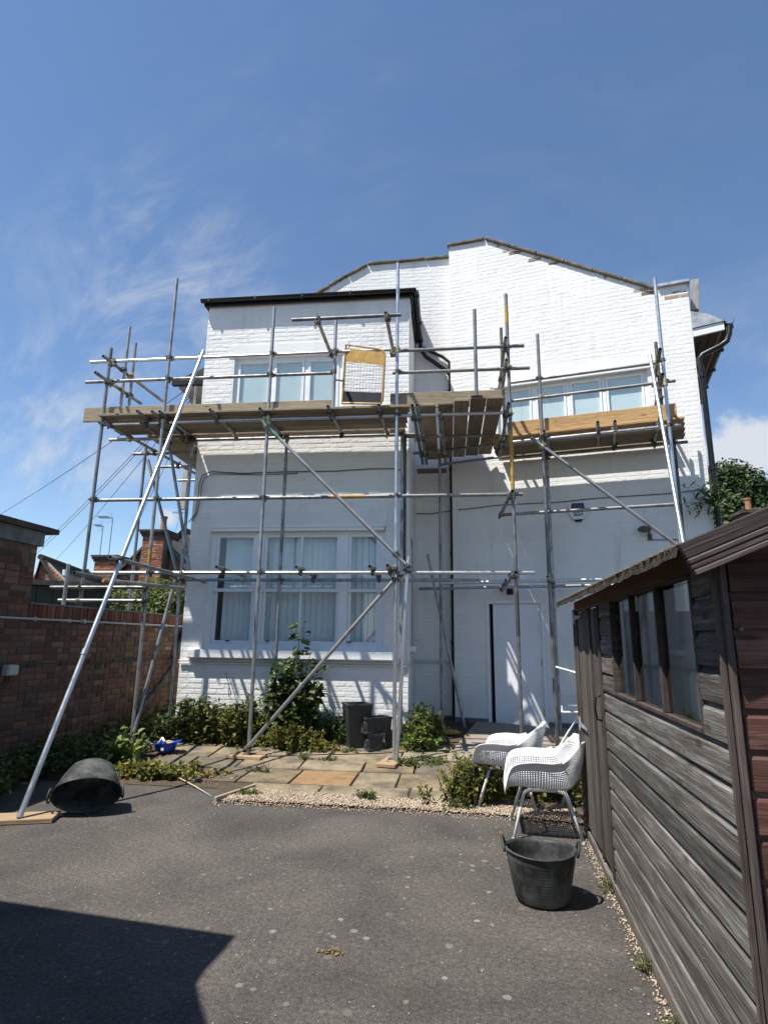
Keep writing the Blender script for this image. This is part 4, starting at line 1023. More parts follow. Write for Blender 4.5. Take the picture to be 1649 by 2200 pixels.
def chimney(parent, c, w, zb, zt, pots, mat='brick_clean', ph=1.0):
    m = MB(); m.boxmm((c.x - w / 2, c.y - w * .4, zb), (c.x + w / 2, c.y + w * .4, zt)); k = m.build('chimney', M['mortar'], parent)
    brick_wall(k, brick_rows(lambda z: [(-w / 2, w / 2)], zb, zt), (c.x, c.y - w * .4, 0), (1, 0, 0), (0, -1, 0), M[mat], 0, out=.012)
    for i, (dz, ex) in enumerate(((-.28, .05), (-.18, .10), (-.08, .14))):
        m = MB(); m.boxmm((c.x - w / 2 - ex, c.y - w * .4 - ex, zt + dz), (c.x + w / 2 + ex, c.y + w * .4 + ex, zt + dz + .09)); m.build('chimney_band', M['roof_dark'], k)
    for dx in pots:
        m = MB(); m.lathe([(.17 * ph, 0), (.15 * ph, .08 * ph), (.13 * ph, .1 * ph), (.12 * ph, .55 * ph), (.15 * ph, .58 * ph), (.15 * ph, .66 * ph), (.11 * ph, .66 * ph), (.10 * ph, .1 * ph)], (c.x + dx, c.y, zt), 12); m.build('chimney_pot', M['terracotta'], k, 'auto')
    return k
ch = YP(340, 1150, Y2 - .3); chimney(h2, ch, .95, 3.5, YP(340, 1142, Y2 - .3).z, (.2,))
c2_ = YP(236, 1220, Y2 + 1); chimney(h2, c2_, 1.0, 3.0, YP(236, 1196, Y2 + 1).z, ())
m = MB(); w0 = YP(313, 1195, Y2 - .02); m.boxmm((w0.x - .22, Y2 - .05, w0.z - .3), (w0.x + .22, Y2 + .01, w0.z + .3)); wf = m.build('window', M['gloss'], h2)
m = MB(); m.boxmm((w0.x - .16, Y2 - .058, w0.z - .24), (w0.x + .16, Y2 - .051, w0.z + .24)); m.build('pane', M['glass'], wf)
m = MB(); pz0 = YP(338, 1178, Y2 - .1); m.tube(pz0, Vector((pz0.x, pz0.y, 2)), .07, 8); m.build('downpipe', M['black'], h2)
def aerial(top_, zb, arm, n, label):
    a = thing('tv_aerial', label, 'aerial', (top_.x, top_.y, zb))
    m = MB(); m.tube((top_.x, top_.y, zb), top_, .016, 6); m.build('mast', M['coupler'], a)
    m = MB(); m.tube(top_, top_ + Vector((-arm, 0, .02)), .009, 5); m.build('boom', M['coupler'], a)
    for k in range(n):
        x = top_ + Vector((-arm * (.25 + .75 * k / n), 0, .02)); m = MB(); m.tube(x + Vector((0, -.3, .0)), x + Vector((0, .3, .0)), .006, 4); m.tube(x - Vector((0, 0, .07)), x + Vector((0, 0, .07)), .009, 4); m.build('element', M['coupler'], a)
    m = MB(); m.path([top_ + Vector((-.25, 0, .22)), top_ + Vector((-.08, 0, .22)), top_ + Vector((-.06, 0, -.22)), top_ + Vector((-.25, 0, -.22))], .008, 4); m.build('reflector', M['coupler'], a)
t1 = YP(243, 1112, Y2 + 1.5); aerial(t1, 4.9, .75, 9, 'taller rooftop television aerial with long boom on the left')
t2 = YP(222, 1130, Y2 + 1.0); aerial(t2, 4.7, .42, 5, 'shorter television aerial with hooked reflector on brick chimney')
t3 = YP(400, 1102, Y2 + 3); aerial(t3, 5, .75, 4, 'thin television aerial beside the left corner of the white house')
# far roof with rendered gable right of the chimney
h3 = thing('far_house', 'pale gabled house far behind the red brick chimney', 'house', (YP(395, 1200, 30).x, 30, 0))
r0_, r1_ = YP(372, 1170, 30), YP(400, 1142, 30)
m = MB(); m.prism([(r0_.x - .6, 2), (r1_.x + 5, 2), (r1_.x + 5, r1_.z - 3), (r1_.x, r1_.z - .1), (r0_.x - .6, r0_.z - .7)], (0, 30, 0), (1, 0, 0), (0, 0, 1), (0, .4, 0)); m.build('wall', M['mortar_bare'], h3)
m = MB(); d = (r0_ - r1_) * 1.6; m.add([r1_, r1_ + d, r1_ + d + Vector((0, 6, 0)), r1_ + Vector((0, 6, 0)), r1_ + Vector((0, -.3, .2)), r1_ + d + Vector((0, -.3, .2)), r1_ + d + Vector((0, 6, .2)), r1_ + Vector((0, 6, .2))], [(0, 1, 2, 3), (7, 6, 5, 4), (0, 4, 5, 1), (1, 5, 6, 2), (2, 6, 7, 3), (3, 7, 4, 0)]); uv_planar(m.build('roof', M['slate'], h3))
# dark garage behind the wall
Y4 = 12.6
g0_, g1_ = YP(40, 1243, Y4), YP(335, 1268, Y4 + 2.2)
gar = thing('garage', 'long dark green boarded garage with flat roof behind garden wall', 'garage', (g0_.x, Y4, 0))
GU = Vector((g1_.x - g0_.x, 2.2, 0)).normalized(); GNI = Vector((-GU.y, GU.x, 0)); gl = (g1_ - g0_).length
gO = Vector((g0_.x, Y4, 0)) - GU * 2; x = 0
m = MB(); m.prism([(0, 0), (gl + 2.0, 0), (gl + 2.0, g0_.z - .12), (0, g0_.z - .12)], gO + GNI * .04, GU, (0, 0, 1), GNI * 3); m.build('wall', M['garage'], gar)
while x < gl + 1.9:
    m = MB(); m.prism([(x, 1.2), (x + .33, 1.2), (x + .33, g0_.z - .14), (x, g0_.z - .14)], gO + GNI * BR.uniform(.0, .015), GU, (0, 0, 1), GNI * .03); m.build('board', M['garage'], gar); x += .345
m = MB(); m.prism([(-.1, g0_.z - .118), (gl + 2.1, g0_.z - .118), (gl + 2.1, g0_.z), (-.1, g0_.z)], gO - GNI * .15, GU, (0, 0, 1), GNI * 3.4); m.build('roof', M['coping'], gar)
# overhead wires
def wire(a, b, sag, label):
    a, b = Vector(a), Vector(b); m = MB(); m.path([a + (b - a) * (i / 14) - Vector((0, 0, sag * 4 * (i / 14) * (1 - i / 14))) for i in range(15)], .009, 4)
    tag(m.build('overhead_wire', M['cable'], None, True, a), label, 'wire', 'telephone wires to the house eaves')
eh = YP(396, 840, 11.3)
wire(eh, YP(-60, 1140, 26), .15, 'uppermost overhead wire sloping from house eaves to the left')
wire(eh + Vector((.05, .1, -.05)), YP(40, 1215, 30), .2, 'second overhead wire from the top, one of a close pair')
wire(eh + Vector((.08, .12, -.08)), YP(44, 1220, 30), .2, 'lower wire of the close pair running down to the left')
wire(eh + Vector((.12, .15, -.1)), YP(105, 1218, 34), .2, 'lowest long overhead wire ending behind the gabled roof')
wire(eh + Vector((.2, .2, -.1)), YP(262, 1190, 34), .1, 'steep overhead wire passing close behind the scaffold poles')
wire(eh + Vector((.5, .2, -.1)), YP(372, 1160, 34), .1, 'steepest overhead wire just left of the white wing')

# ---------------------------------------------------------------- behind the house on the right
h5 = thing('far_chimney_house', 'brick chimney with terracotta pot above shed roof, far right', 'chimney', (YP(1615, 1120, 17).x, 17, 0))
cc = YP(1617, 1110, 17.0); chimney(h5, cc, .62, 2.0, YP(1612, 1101, 17).z, (-.1,), 'brick', .62)
m = MB(); m.boxmm((cc.x - 2, 17.5, 0), (cc.x + 5, 22, 3.2)); m.build('wall', M['brick'], h5)

# ---------------------------------------------------------------- outbuilding behind the viewer that shades the near left corner
OH = 3.2
def cast(x, y):
    p = G(x, y); return (p.x - SUN.x * OH, p.y - SUN.y * OH)
ol = [cast(*p) for p in ((-60, 1926), (508, 2010), (484, 2040), (441, 2086), (424, 2112), (432, 2150), (450, 2210))]
ol = [(-8.0, ol[0][1] + (ol[0][1] - ol[1][1]) / (ol[0][0] - ol[1][0]) * (-8.0 - ol[0][0]))] + ol + [(ol[-1][0] - .05, -3.0), (-8.0, -3.0)]
ob = thing('workshop', 'low workshop beside the yard, its roof edge shading the near left tarmac', 'outbuilding', (-5, 0, 0))
m = MB(); m.prism(ol, (0, 0, OH - .12), (1, 0, 0), (0, 1, 0), (0, 0, .12)); m.build('roof', M['felt'], ob)
m = MB(); m.boxmm((-7.9, -2.9, 0), (ol[2][0] - .45, ol[2][1] - .35, OH - .121)); wk = m.build('wall', M['mortar'], ob)
wx1, wy1 = ol[2][0] - .45, ol[2][1] - .35
brick_wall(wk, brick_rows(lambda z: [(-2.9, wy1)], .01, OH - .13, mixed=.4), (wx1, 0, 0), (0, 1, 0), (1, 0, 0), M['brick'], 0, out=.011, ch=.006)
brick_wall(wk, brick_rows(lambda z: [(-7.9, wx1)], .01, OH - .13, mixed=.4), (0, wy1, 0), (1, 0, 0), (0, 1, 0), M['brick'], 0, out=.011, ch=.006)
# ---------------------------------------------------------------- scaffolding
scaf = thing('scaffold', 'tube and board scaffolding wrapped round the back of the white house', 'scaffolding', (-.67, YO, 0))
TUBES = []
TR_ = .0242
def tube(kind, p, q, mat='tube', couple=True, bands=()):
    p, q = Vector(p), Vector(q); m = MB(); m.tube(p, q, TR_, 12, None, True, .84)
    o = m.build(kind, M[mat], scaf, 'auto')
    if couple: TUBES.append((p, q))
    for a, b, bm_ in bands:
        m = MB(); m.tube(p + (q - p) * a, p + (q - p) * b, TR_ + .0012, 12); m.build('paint_band', M[bm_], o, 'auto')
    return o
def std(x_, Y, zt, zb, mat='tube', bands=(), plate=True):
    tube('standard', (x_, Y, zb), (x_, Y, zt), mat, True, bands)
    if plate:
        m = MB(); m.box((x_, Y, zb + .003), (.15, .15, .006)); m.tube((x_, Y, zb), (x_, Y, zb + .06), .019, 8); m.build('base_plate', M['coupler'], scaf)
X2 = lambda a, b, Y: (YP(*a, Y).x + YP(*b, Y).x) / 2
pz = lambda y: patio_z(0, y)
SX = dict(s1=X2((243, 748), (170, 1290), YO), s2=X2((383, 598), (279, 1605), YO), s3=X2((592, 660), (531, 1615), YO), s4=X2((853, 566), (848, 1645), YO), s5=X2((1087, 632), (1118, 1560), YO))
std(SX['s1'], YO, YP(243, 748, YO).z, 1.895)
zb0 = pz(YO) + .045
std(SX['s2'], YO, YP(383, 598, YO).z, pz(YO) + .01, bands=((.36, .385, 'yellow'),))
std(SX['s3'], YO, YP(592, 660, YO).z, zb0)
std(SX['s4'], YO, YP(853, 566, YO).z, zb0, 'tube_new')
z5 = YP(1087, 632, YO).z
fz_ = lambda y: (YP(1095, y, YO).z - .06) / (z5 - .06)
std(SX['s5'], YO, z5, .06, bands=((fz_(1055), fz_(925), 'yellow'), (fz_(695), fz_(660), 'yellow'), (.24, .33, 'cable')))
# inner row
zi = 4.56
for a, b in (((413, 955), (361, 1568)), ((613, 955), (587, 1585)), ((862, 960), (862, 1600))):
    std(X2(a, b, YI + .02), YI + .02, zi, pz(YI) + (.045 if a[0] == 862 else .01))
tube('standard', (X2((868, 960), (870, 1190), YI + .08), YI + .08, 4.56), (X2((868, 960), (870, 1190), YI + .08), YI + .08, 2.45), 'tube_old')
xr_ = X2((947, 900), (945, 1590), 9.2); std(xr_, 9.2, 4.5, pz(9.2) + .03, 'tube')
# ledgers and guard rails, outer row
def ledg(kind, a, b, Y, mat='tube', bands=()):
    p, q = YP(*a, Y), YP(*b, Y); z = (p.z + q.z) / 2; p.z = q.z = z
    tube(kind, p, q, mat, True, bands); return z
YL = YO + .05
z1_ = ledg('guard_rail', (195, 778), (860, 751), YL, 'tube_new')
ledg('guard_rail', (845, 754), (1125, 743), YL - .004 + .06)
z2_ = ledg('guard_rail', (185, 822), (716, 801), YL)
ledg('guard_rail', (843, 802), (1137, 790), YL)
z3_ = ledg('ledger', (218, 911), (1085, 887), YL, 'tube_new')
z4_ = ledg('ledger', (196, 1074), (1122, 1063), YL, 'tube', ((.575, .655, 'yellow'),))
z5_ = ledg('ledger', (186, 1231), (1147, 1230), YL, 'tube_new')
tube('ledger', (-4.1, YI + .07, z3_), (-.45, YI + .07, z3_)); tube('ledger', (-4.05, YI + .07, z5_ - .02), (.45, YI + .07, z5_ - .02))
# transoms under the deck and at the lower lift
ZT = z3_ + .05
for x_, y_ in ((295, 883), (327, 884), (343, 884), (451, 880), (558, 878), (704, 873), (813, 870)):
    e = G(x_, y_, ZT + .01); tube('transom', e, (e.x, 8.40, ZT + .01))
e = G(303, 909, z3_ - .05); tube('transom', e, (e.x, 8.40, z3_ - .05))
for x_, y_ in ((465, 1218), (636, 1218), (794, 1217), (832, 1215)):
    e = G(x_, y_, z5_ + .05); tube('transom', e, (e.x, 8.50, z5_ + .05))
# left return
ga_, gb_ = G(222, 765, z1_ - .05), G(350, 862, z1_ - .05); tube('guard_rail', ga_, gb_)
tube('guard_rail', G(205, 800, z2_ - .05), G(303, 867, z2_ - .05))
for (a, b), (tx, ty) in (((262, 795), (265, 703)), ((278, 806), (280, 738))):
    p = G(a, b, z1_ - .05); p.x += .05; tube('standard', (p.x, p.y, 4.64), (p.x, p.y, YP(tx, ty, p.y).z))
lp_, lq_ = G(225, 908, z3_ - .03), G(415, 1015, z3_ - .03); tube('ledger', lp_, lq_ + (lq_ - lp_) * .4)
tube('ledger', Vector((-4.02, 8.2, z3_ - .03)), Vector((-3.98 - .08, 11.5, z3_ - .03)))
for yy in (8.05, 8.75, 9.5, 10.4): tube('transom', (-5.15, yy, z3_ - .08), (-4.02, yy, z3_ - .08))
pxl = WP(291, 1308); std(pxl.x - .1, pxl.y, 4.6, 1.895); tube('standard', (-4.86, 10.2, 4.64), (-4.86, 10.2, YP(346, 833, 10.2).z))
tube('brace', YP(318, 988, 8.55), YP(379, 1225, 8.35)); tube('brace', YP(363, 950, 8.2), YP(407, 1225, 8.2))
p = YP(148, 1212, 7.25); tube('standard', (p.x, 7.25, 1.9), p)
for a, b in (((109, 1262), (312, 1262)), ((126, 1290), (312, 1291))):
    P_, Q_ = YP(*a, YO - .05), YP(*b, YO - .05); tube('guard_rail', P_, Q_)
tube('transom', G(237, 1197, 2.32), G(440, 1250, 2.32)); tube('transom', G(160, 1231, 2.2), G(275, 1253, 2.2)); tube('transom', G(222, 1247, 2.12), G(395, 1264, 2.12), 'tube', True, ((0, .04, 'yellow'),))
tube('brace', YP(376, 1247, 8.0), Vector((SX['s2'] + .02, YO - .06, .14)))
# braces on the outer face
tube('brace', YP(563, 905, YO - .06), YP(873, 1215, YO - .06), 'tube', True, ((0, .12, 'teal'),))
b2 = YP(528, 1610, YO - .06); b2.z = max(b2.z, zb0 + .03); tube('brace', b2, YP(846, 1246, YO - .06))
e = GP(852, 1645, .0); tube('brace', (e.x, YO - .12, zb0 + .02), YP(877, 1195, YO - .02), 'tube_new')
tube('brace', YP(918, 1190, 9.55), YP(1000, 1572, 9.55))
# rakers
rk0 = G(42, 1757, .045); rk1 = YP(437, 755, YO - .04); tube('raker', rk0, rk1, 'tube_new')
mid = rk0 + (rk1 - rk0) * .235; dd = (rk1 - rk0).normalized(); m = MB(); m.tube(mid - dd * .03, mid + dd * .03, .031, 12); m.build('sleeve', M['tube'], scaf, 'auto')
rr0 = RB(1395, 763, -.06); rr1 = YP(1470, 1185, 6.75); dd = rr1 - rr0; tube('raker', rr0, rr0 + dd * (rr0.z / -dd.z), 'tube_new')
# loading bay: cantilevered rail, gate post and gate
tz = z1_
T0_, T1_ = G(625, 682, tz), G(862, 682, tz); yy = (T0_.y + T1_.y) / 2; tube('guard_rail', (T0_.x, yy, tz), (T1_.x, yy, tz))
for (x_, y_), (xb, yb) in (((683, 690), (714, 752)), ((828, 672), (846, 749))):
    a = G(x_, y_, tz - .05); a.y = min(a.y, yy - .07); b = YP(xb, yb, YO + .1); b.z = tz - .05; tube('transom', a, b)
gpx = X2((722, 687), (715, 877), YO); tube('standard', (gpx, YO, 4.5), (gpx, YO, YP(722, 687, YO).z))
gate = None
TL, BL, TRc, BRc = YP(743, 741, 7.60), YP(735, 867, 7.60), YP(827, 752, 7.42), YP(821, 869, 7.42)
def gpt(u, v): return (TL * (1 - u) + TRc * u) * (1 - v) + (BL * (1 - u) + BRc * u) * v
m = MB(); m.path([gpt(0, 1), gpt(0, 0), gpt(.86, 0), gpt(.95, .02), gpt(1, .09), gpt(1, .92), gpt(.96, .99), gpt(.0, .995)], .016, 8); gate = m.build('gate', M['yellow'], scaf, 'auto')
gate['label'] = 'yellow framed loading gate with wire mesh'
gn = (TRc - TL).cross(BL - TL).normalized()
def gpanel(name, u0, v0, u1, v1, mat):
    m = MB(); c = [gpt(u0, v0), gpt(u1, v0), gpt(u1, v1), gpt(u0, v1)]; m.add(c + [k + gn * .004 for k in c], [(0, 1, 2, 3), (7, 6, 5, 4), (0, 4, 5, 1), (1, 5, 6, 2), (2, 6, 7, 3), (3, 7, 4, 0)]); m.build(name, M[mat], gate)
gpanel('top_panel', .03, .05, .97, .26, 'yellow'); gpanel('kick_plate', .02, .79, .97, .97, 'navy'); gpanel('cross_bar', .02, .255, .98, .285, 'yellow')
for k in range(13):
    m = MB(); u = .04 + .92 * k / 12; m.tube(gpt(u, .27), gpt(u, .80), .0022, 4); m.build('mesh_wire', M['coupler'], gate)
for k in range(10):
    m = MB(); v = .32 + .46 * k / 9; m.tube(gpt(.02, v), gpt(.98, v), .0022, 4); m.build('mesh_wire', M['coupler'], gate)
for v in (.12, .62):
    m = MB(); a = gpt(0, v); m.tube(a, Vector((gpx, YO, a.z)), .014, 8); m.build('hinge', M['zinc'], gate)
# middle bay: boards running back to the wall, guard return and upstand
dep = []
for a, b in (((885, 871), (909, 1005)), ((895, 870), (917, 1005)), ((945, 894), (957, 1009)), ((1092, 867), (1066, 1005))):
    p, q = G(*a, z3_ - .05), G(*b, z3_ - .05); q.y = min(q.y, 9.72 - .25 * max(0, q.x)); tube('transom', p, q)
for a, b in (((870, 938), (1092, 935)), ((887, 974), (1083, 953)), ((947, 1006), (1065, 993))):
    p, q = G(*a, z3_ + .0), G(*b, z3_ + .0); p.y = min(p.y, 9.95); q.y = min(q.y, 9.6); tube('ledger', p, q)
up = G(1023, 853, 4.66); up.y = max(up.y, 7.3); std(up.x, up.y, YP(1022, 665, up.y).z, 4.65)
for z_ in (z1_ - .05, z2_ - .05): tube('guard_rail', (SX['s5'] - .05, YO - .25, z_), (SX['s5'] - .05 + .06, 9.3, z_))
tube('standard', (SX['s5'] + .02, 8.55, 4.5), (SX['s5'] + .02, 8.55, YP(1082, 705, 8.55).z), 'tube_old')
tube('transom', G(1100, 1055, z4_ - .05), G(1072, 1112, z4_ - .05)); tube('transom', G(1107, 1230, z5_ - .05), G(1072, 1274, z5_ - .05))
# right bay, square to the gable wall
def rstd(a, b, off, zt, zb, mat='tube', plate=False):
    p, q = RB(*a, off), RB(*b, off); s = ((p - RBO).dot(RU) + (q - RBO).dot(RU)) / 2; c = RBO + RN * off + RU * s
    std(c.x, c.y, zt if zt else p.z, zb, mat, (), plate); return c
c6 = rstd((1155, 718), (1190, 1500), 0, None, .12, 'tube', True); c6i = rstd((1178, 985), (1198, 1560), .9, 4.4, .2)
c7 = rstd((1403, 597), (1465, 1185), 0, None, .05, 'tube_new', True); c7i = rstd((1447, 880), (1462, 1180), .85, None, .1, 'tube_old')
rstd((1408, 735), (1430, 980), .5, None, 4.2, 'tube_old')
def rled(kind, a, b, off, mat='tube'):
    p, q = RB(*a, off), RB(*b, off); z = (p.z + q.z) / 2; p.z = q.z = z; tube(kind, p, q, mat); return z
rled('guard_rail', (1097, 823), (1408, 779), .05); rled('guard_rail', (1097, 863), (1450, 817), .05); r3 = rled('ledger', (1101, 947), (1462, 916), .05, 'tube_new')
tube('ledger', RBO + RN * .85 - RU * .15 + Vector((0, 0, r3)), RBO + RN * .85 + RU * 2.45 + Vector((0, 0, r3)))
rled('ledger', (1072, 1107), (1446, 1083), .10); rled('ledger', (947, 1252), (1460, 1243), .10, 'tube_new'); rled('ledger', (900, 1264), (1440, 1256), .85)
for x_, y_ in ((1168, 926), (1283, 907), (1320, 905), (1418, 894)):
    e = G(x_, y_, r3 + .05); tube('transom', e, e + RN * 1.05)
for a in ((1176, 1239), (1334, 1236)):
    e = G(*a, 2.28 + .05); tube('transom', e, e + RN * 1.1)
for z_ in (5.42, 5.05): tube('guard_rail', c7 - RN * .35 - RU * .06 + Vector((0, 0, z_)), c7 + RN * .9 - RU * .06 + Vector((0, 0, z_)), 'tube_old')
tube('brace', RB(1140, 940, -.06), RB(1466, 1181, -.06))
# boards
def dboard(p, q, w=.203, mat='board', t=.036, up=(0, 0, 1), name='deck_board'):
    o = plank(name, p, q, w, t, up, M[mat], scaf, .005)
    return o
ZD = z3_ + .095
for k in range(4):
    yk = 7.47 + .1015 + .2075 * k; cut = -2.4 - .35 * (k % 2) + .1 * k
    dboard((-5.0 - .04 * k, yk, ZD + BR.uniform(-.004, .004)), (cut, yk, ZD), .203); dboard((cut + .008, yk, ZD), (-.50 - .03 * k, yk, ZD + BR.uniform(-.004, .004)), .203)
dboard((-4.0, 8.44, ZD), (-.62, 8.44, ZD), .165)
for k in range(3): dboard((-4.70 + .228 * k + .1, 8.32, ZD - .01), (-4.70 + .228 * k + .05, 12.0, ZD - .01), .222)
tb = YP(182, 887, YO + .08); tc_ = YP(718, 873, YO + .08)
dboard((tb.x, YO + .08, 4.705), (tc_.x, YO + .08, 4.705), .225, 'board', .036, (0, 1, 0), 'toe_board')
t0 = YP(838, 866, YO + .09); t1_ = YP(1083, 860, YO + .09)
dboard((t0.x, YO + .09, ZD + .14), (t1_.x, YO + .09, ZD + .14), .225, 'board', .036, (0, 1, 0), 'toe_board')
for (xa, xb, y_) in ((899, 935, 873), (940, 974, 870), (975, 1008, 863), (1010, 1045, 857), (1046, 1082, 857)):
    a, b = G(xa, y_, ZD - .02), G(xb, y_, ZD - .02); cx = (a.x + b.x) / 2; dboard((cx, a.y, ZD + BR.uniform(-.003, .003)), (cx, min(10.05, 9.83 - .26 * cx), ZD), min(.228, b.x - a.x - .006))
dboard((-.52, 10.0, z3_ - .1), (.0, 10.0, z3_ - .1), .2, 'board')
rzd = r3 + .095
for k in range(4):
    c = RBO + RN * (.02 + .113 + .23 * k) + Vector((0, 0, rzd)); dboard(c - RU * (.34 + .02 * k), c + RU * (2.32 + .03 * k), .224, 'board_new' if k == 0 else 'board')
c = RBO + RN * 1.065 + Vector((0, 0, rzd)); dboard(c - RU * .36, c + RU * 2.3, .13)
c = RBO + RN * .10 + Vector((0, 0, rzd + .13)); dboard(c - RU * .10, c + RU * 2.24, .225, 'board_new', .036, RN, 'toe_board')
# couplers wherever two tubes cross and touch
def seg_close(a, b, c, d):
    u, v, w = b - a, d - c, a - c; A, B, C_, D, E_ = u.dot(u), u.dot(v), v.dot(v), u.dot(w), v.dot(w); den = A * C_ - B * B
    if den < 1e-4 * A * C_: return None
    s, t_ = max(0, min(1, (B * E_ - C_ * D) / den)), max(0, min(1, (A * E_ - B * D) / den)); return a + u * s, c + v * t_
ncp = 0
for i in range(len(TUBES)):
    for j in range(i):
        (a, b), (c, d) = TUBES[i], TUBES[j]
        if abs((b - a).normalized().dot((d - c).normalized())) > .97: continue
        r = seg_close(a, b, c, d)
        if r is None or (r[0] - r[1]).length > .095: continue
        pa, pb = r; da, db = (b - a).normalized(), (d - c).normalized(); m = MB()
        m.tube(pa - da * .024, pa + da * .024, .0325, 10); m.tube(pb - db * .024, pb + db * .024, .0325, 10)
        nx = da.cross(db).normalized(); mp = (pa + pb) / 2; m.box(mp, (.05, .05, .05), 0, .006)
        for o_, dd_ in ((pa, da), (pb, db)):
            sd_ = nx.cross(dd_).normalized() * BR.choice((-1, 1)); m.tube(o_ + sd_ * .036 - nx * .02, o_ + sd_ * .036 + nx * .045, .007, 6); m.box(o_ + sd_ * .036 + nx * .03, (.022, .022, .016)); m.box(o_ + sd_ * .038 - nx * .01, (.035, .03, .03))
        m.build('coupler', M['zinc'] if BR.random() < .22 else M['coupler'], scaf); ncp += 1
# sole boards
def sole(c, rz, label, ln=.45, w=.225, z=None):
    zz = (patio_z(c.x, c.y) if c.y > 5.6 else 0) + .022 + (.012 if c.y > 5.6 else 0)
    d = Vector((math.cos(rz), math.sin(rz), 0)); me = plank_mesh('sole_board', ln, w, .038, M['sole']); o = oriented('sole_board', me, None, Vector((c.x, c.y, zz)) - d * ln / 2, d, (0, 0, 1))
    tag(o, label, 'sole board', 'sole boards under the scaffold')
sole(G(48, 1764), R(18), 'timber sole board on tarmac under the long raking tube', .52)
sole(Vector((SX['s3'], YO - .04, 0)), R(-8), 'pale sole board under the pole beside the weeds', .45)
sole(Vector((SX['s4'] - .03, YO - .08, 0)), R(80), 'pale sole board under the tall central scaffold pole', .48)
sole(Vector((X2((862, 960), (862, 1600), YI + .02), YI + .02, 0)), R(5), 'sole board behind the central pole, beside the black planters', .42)
yb = thing('yellow_base', 'yellow plastic foot under the pole in the recess', 'pole foot', (xr_, 9.2, pz(9.2)))
m = MB(); m.lathe([(0, .0), (.17, 0), (.17, .02), (.12, .05), (.05, .06), (0, .06)], (xr_ + .06, 9.1, pz(9.1) + .005), 10, None, (1.3, .8)); m.build('foot', M['yellow'], yb)
# ---------------------------------------------------------------- timber shed on the right
SA, SB = G(1265, 1795), G(1435, 2180)
SUV = Vector((math.cos(R(86)), math.sin(R(86)), 0))                                   # away from the viewer
SNI = Vector((SUV.y, -SUV.x, 0))                               # into the shed
SC = SA + SUV * ((1.95 - SA.y) / SUV.y); LS = 3.26; TILT = .012
def SS(x, y, off=0.0): return PL(x, y, SC + SNI * off, SNI)
def ssz(x, y, off=0.0):
    p = SS(x, y, off); return ((p - SC).dot(SUV), p.z)
shed = thing('garden_shed', 'weathered timber garden shed with felt roof on the right', 'shed', SC)
SWD = 2.0; OV = .15
zev = sum(ssz(*p, -OV)[1] for p in ((1230, 1282), (1330, 1241), (1440, 1197))) / 3       # eaves height
FO = -.13                                                       # gable overhang
def FR(x, y, s=0.0): return PL(x, y, SC + SUV * s, SUV)
b0, b1 = FR(1470, 1187, FO), FR(1649, 1112, FO)
slope = (b1.z - b0.z) / ((b1 - b0).dot(SNI))
ZB, PT = .05, .115
n_b = int((zev - .03 - ZB) / PT) + 1
def shiplap(name, ln, mat):
    prof = [(-.004, 0), (.019, 0), (.0195, .05), (.018, .086), (.0125, .093), (.0085, .102), (.0075, .114), (-.004, .114)]
    n = len(prof); m = MB(); vs = [(xx, y, z) for xx in (0, ln) for y, z in prof]
    m.add(vs, [tuple(range(n)), tuple(range(2 * n - 1, n - 1, -1))] + [(i, n + i, n + (i + 1) % n, (i + 1) % n) for i in range(n)])
    me = bpy.data.meshes.new(name); me.from_pydata(m.v, [], m.f); me.materials.append(mat)
    bm = bmesh.new(); bm.from_mesh(me); bmesh.ops.recalc_face_normals(bm, faces=bm.faces); bm.to_mesh(me); bm.free(); return me
cache = {}
def clad(s0, s1, z, mat='shed'):
    k = (round(s1 - s0, 3), mat)
    if k not in cache: cache[k] = shiplap('cladding_board', s1 - s0, M[mat])
    o = oriented('cladding_board', cache[k], shed, SC + SUV * s0 + Vector((0, 0, z)) - SNI * BR.uniform(0, .003), SUV, (0, 0, 1)); return o
WS0, WS1, WZ0, WZ1 = ssz(1505, 1400)[0], ssz(1323, 1400)[0], .05 + .115 * 10 + .014, zev - .05
DS0, DS1 = ssz(1310, 1600)[0], ssz(1252, 1500)[0]
WS1 = min(WS1, DS0 - .12)
for k in range(n_b):
    z = ZB + PT * k; top_ = z + PT
    if k < 10: clad(.0, DS0 - .005, z)
    else: clad(.0, WS0 - .02, z); clad(WS1 + .02, DS0 - .005, z)
    clad(DS1 + .005, LS, z)
nl = MB(); rn = random.Random(2)                             # nail heads
for k in range(n_b):
    for s_ in (.04, .5, .95, 1.4, DS0 - .05, DS1 + .05, LS - .05):
        if k >= 10 and WS0 - .03 < s_ < WS1 + .03: continue
        for dz in (.022, .07):
            p = SC + SUV * (s_ + rn.gauss(0, .008)) + Vector((0, 0, ZB + PT * k + dz)) - SNI * .0195; nl.tube(p, p - SNI * .0035, .0032, 6)
tag(nl.build('nails', M['coupler'], shed), kind='stuff')
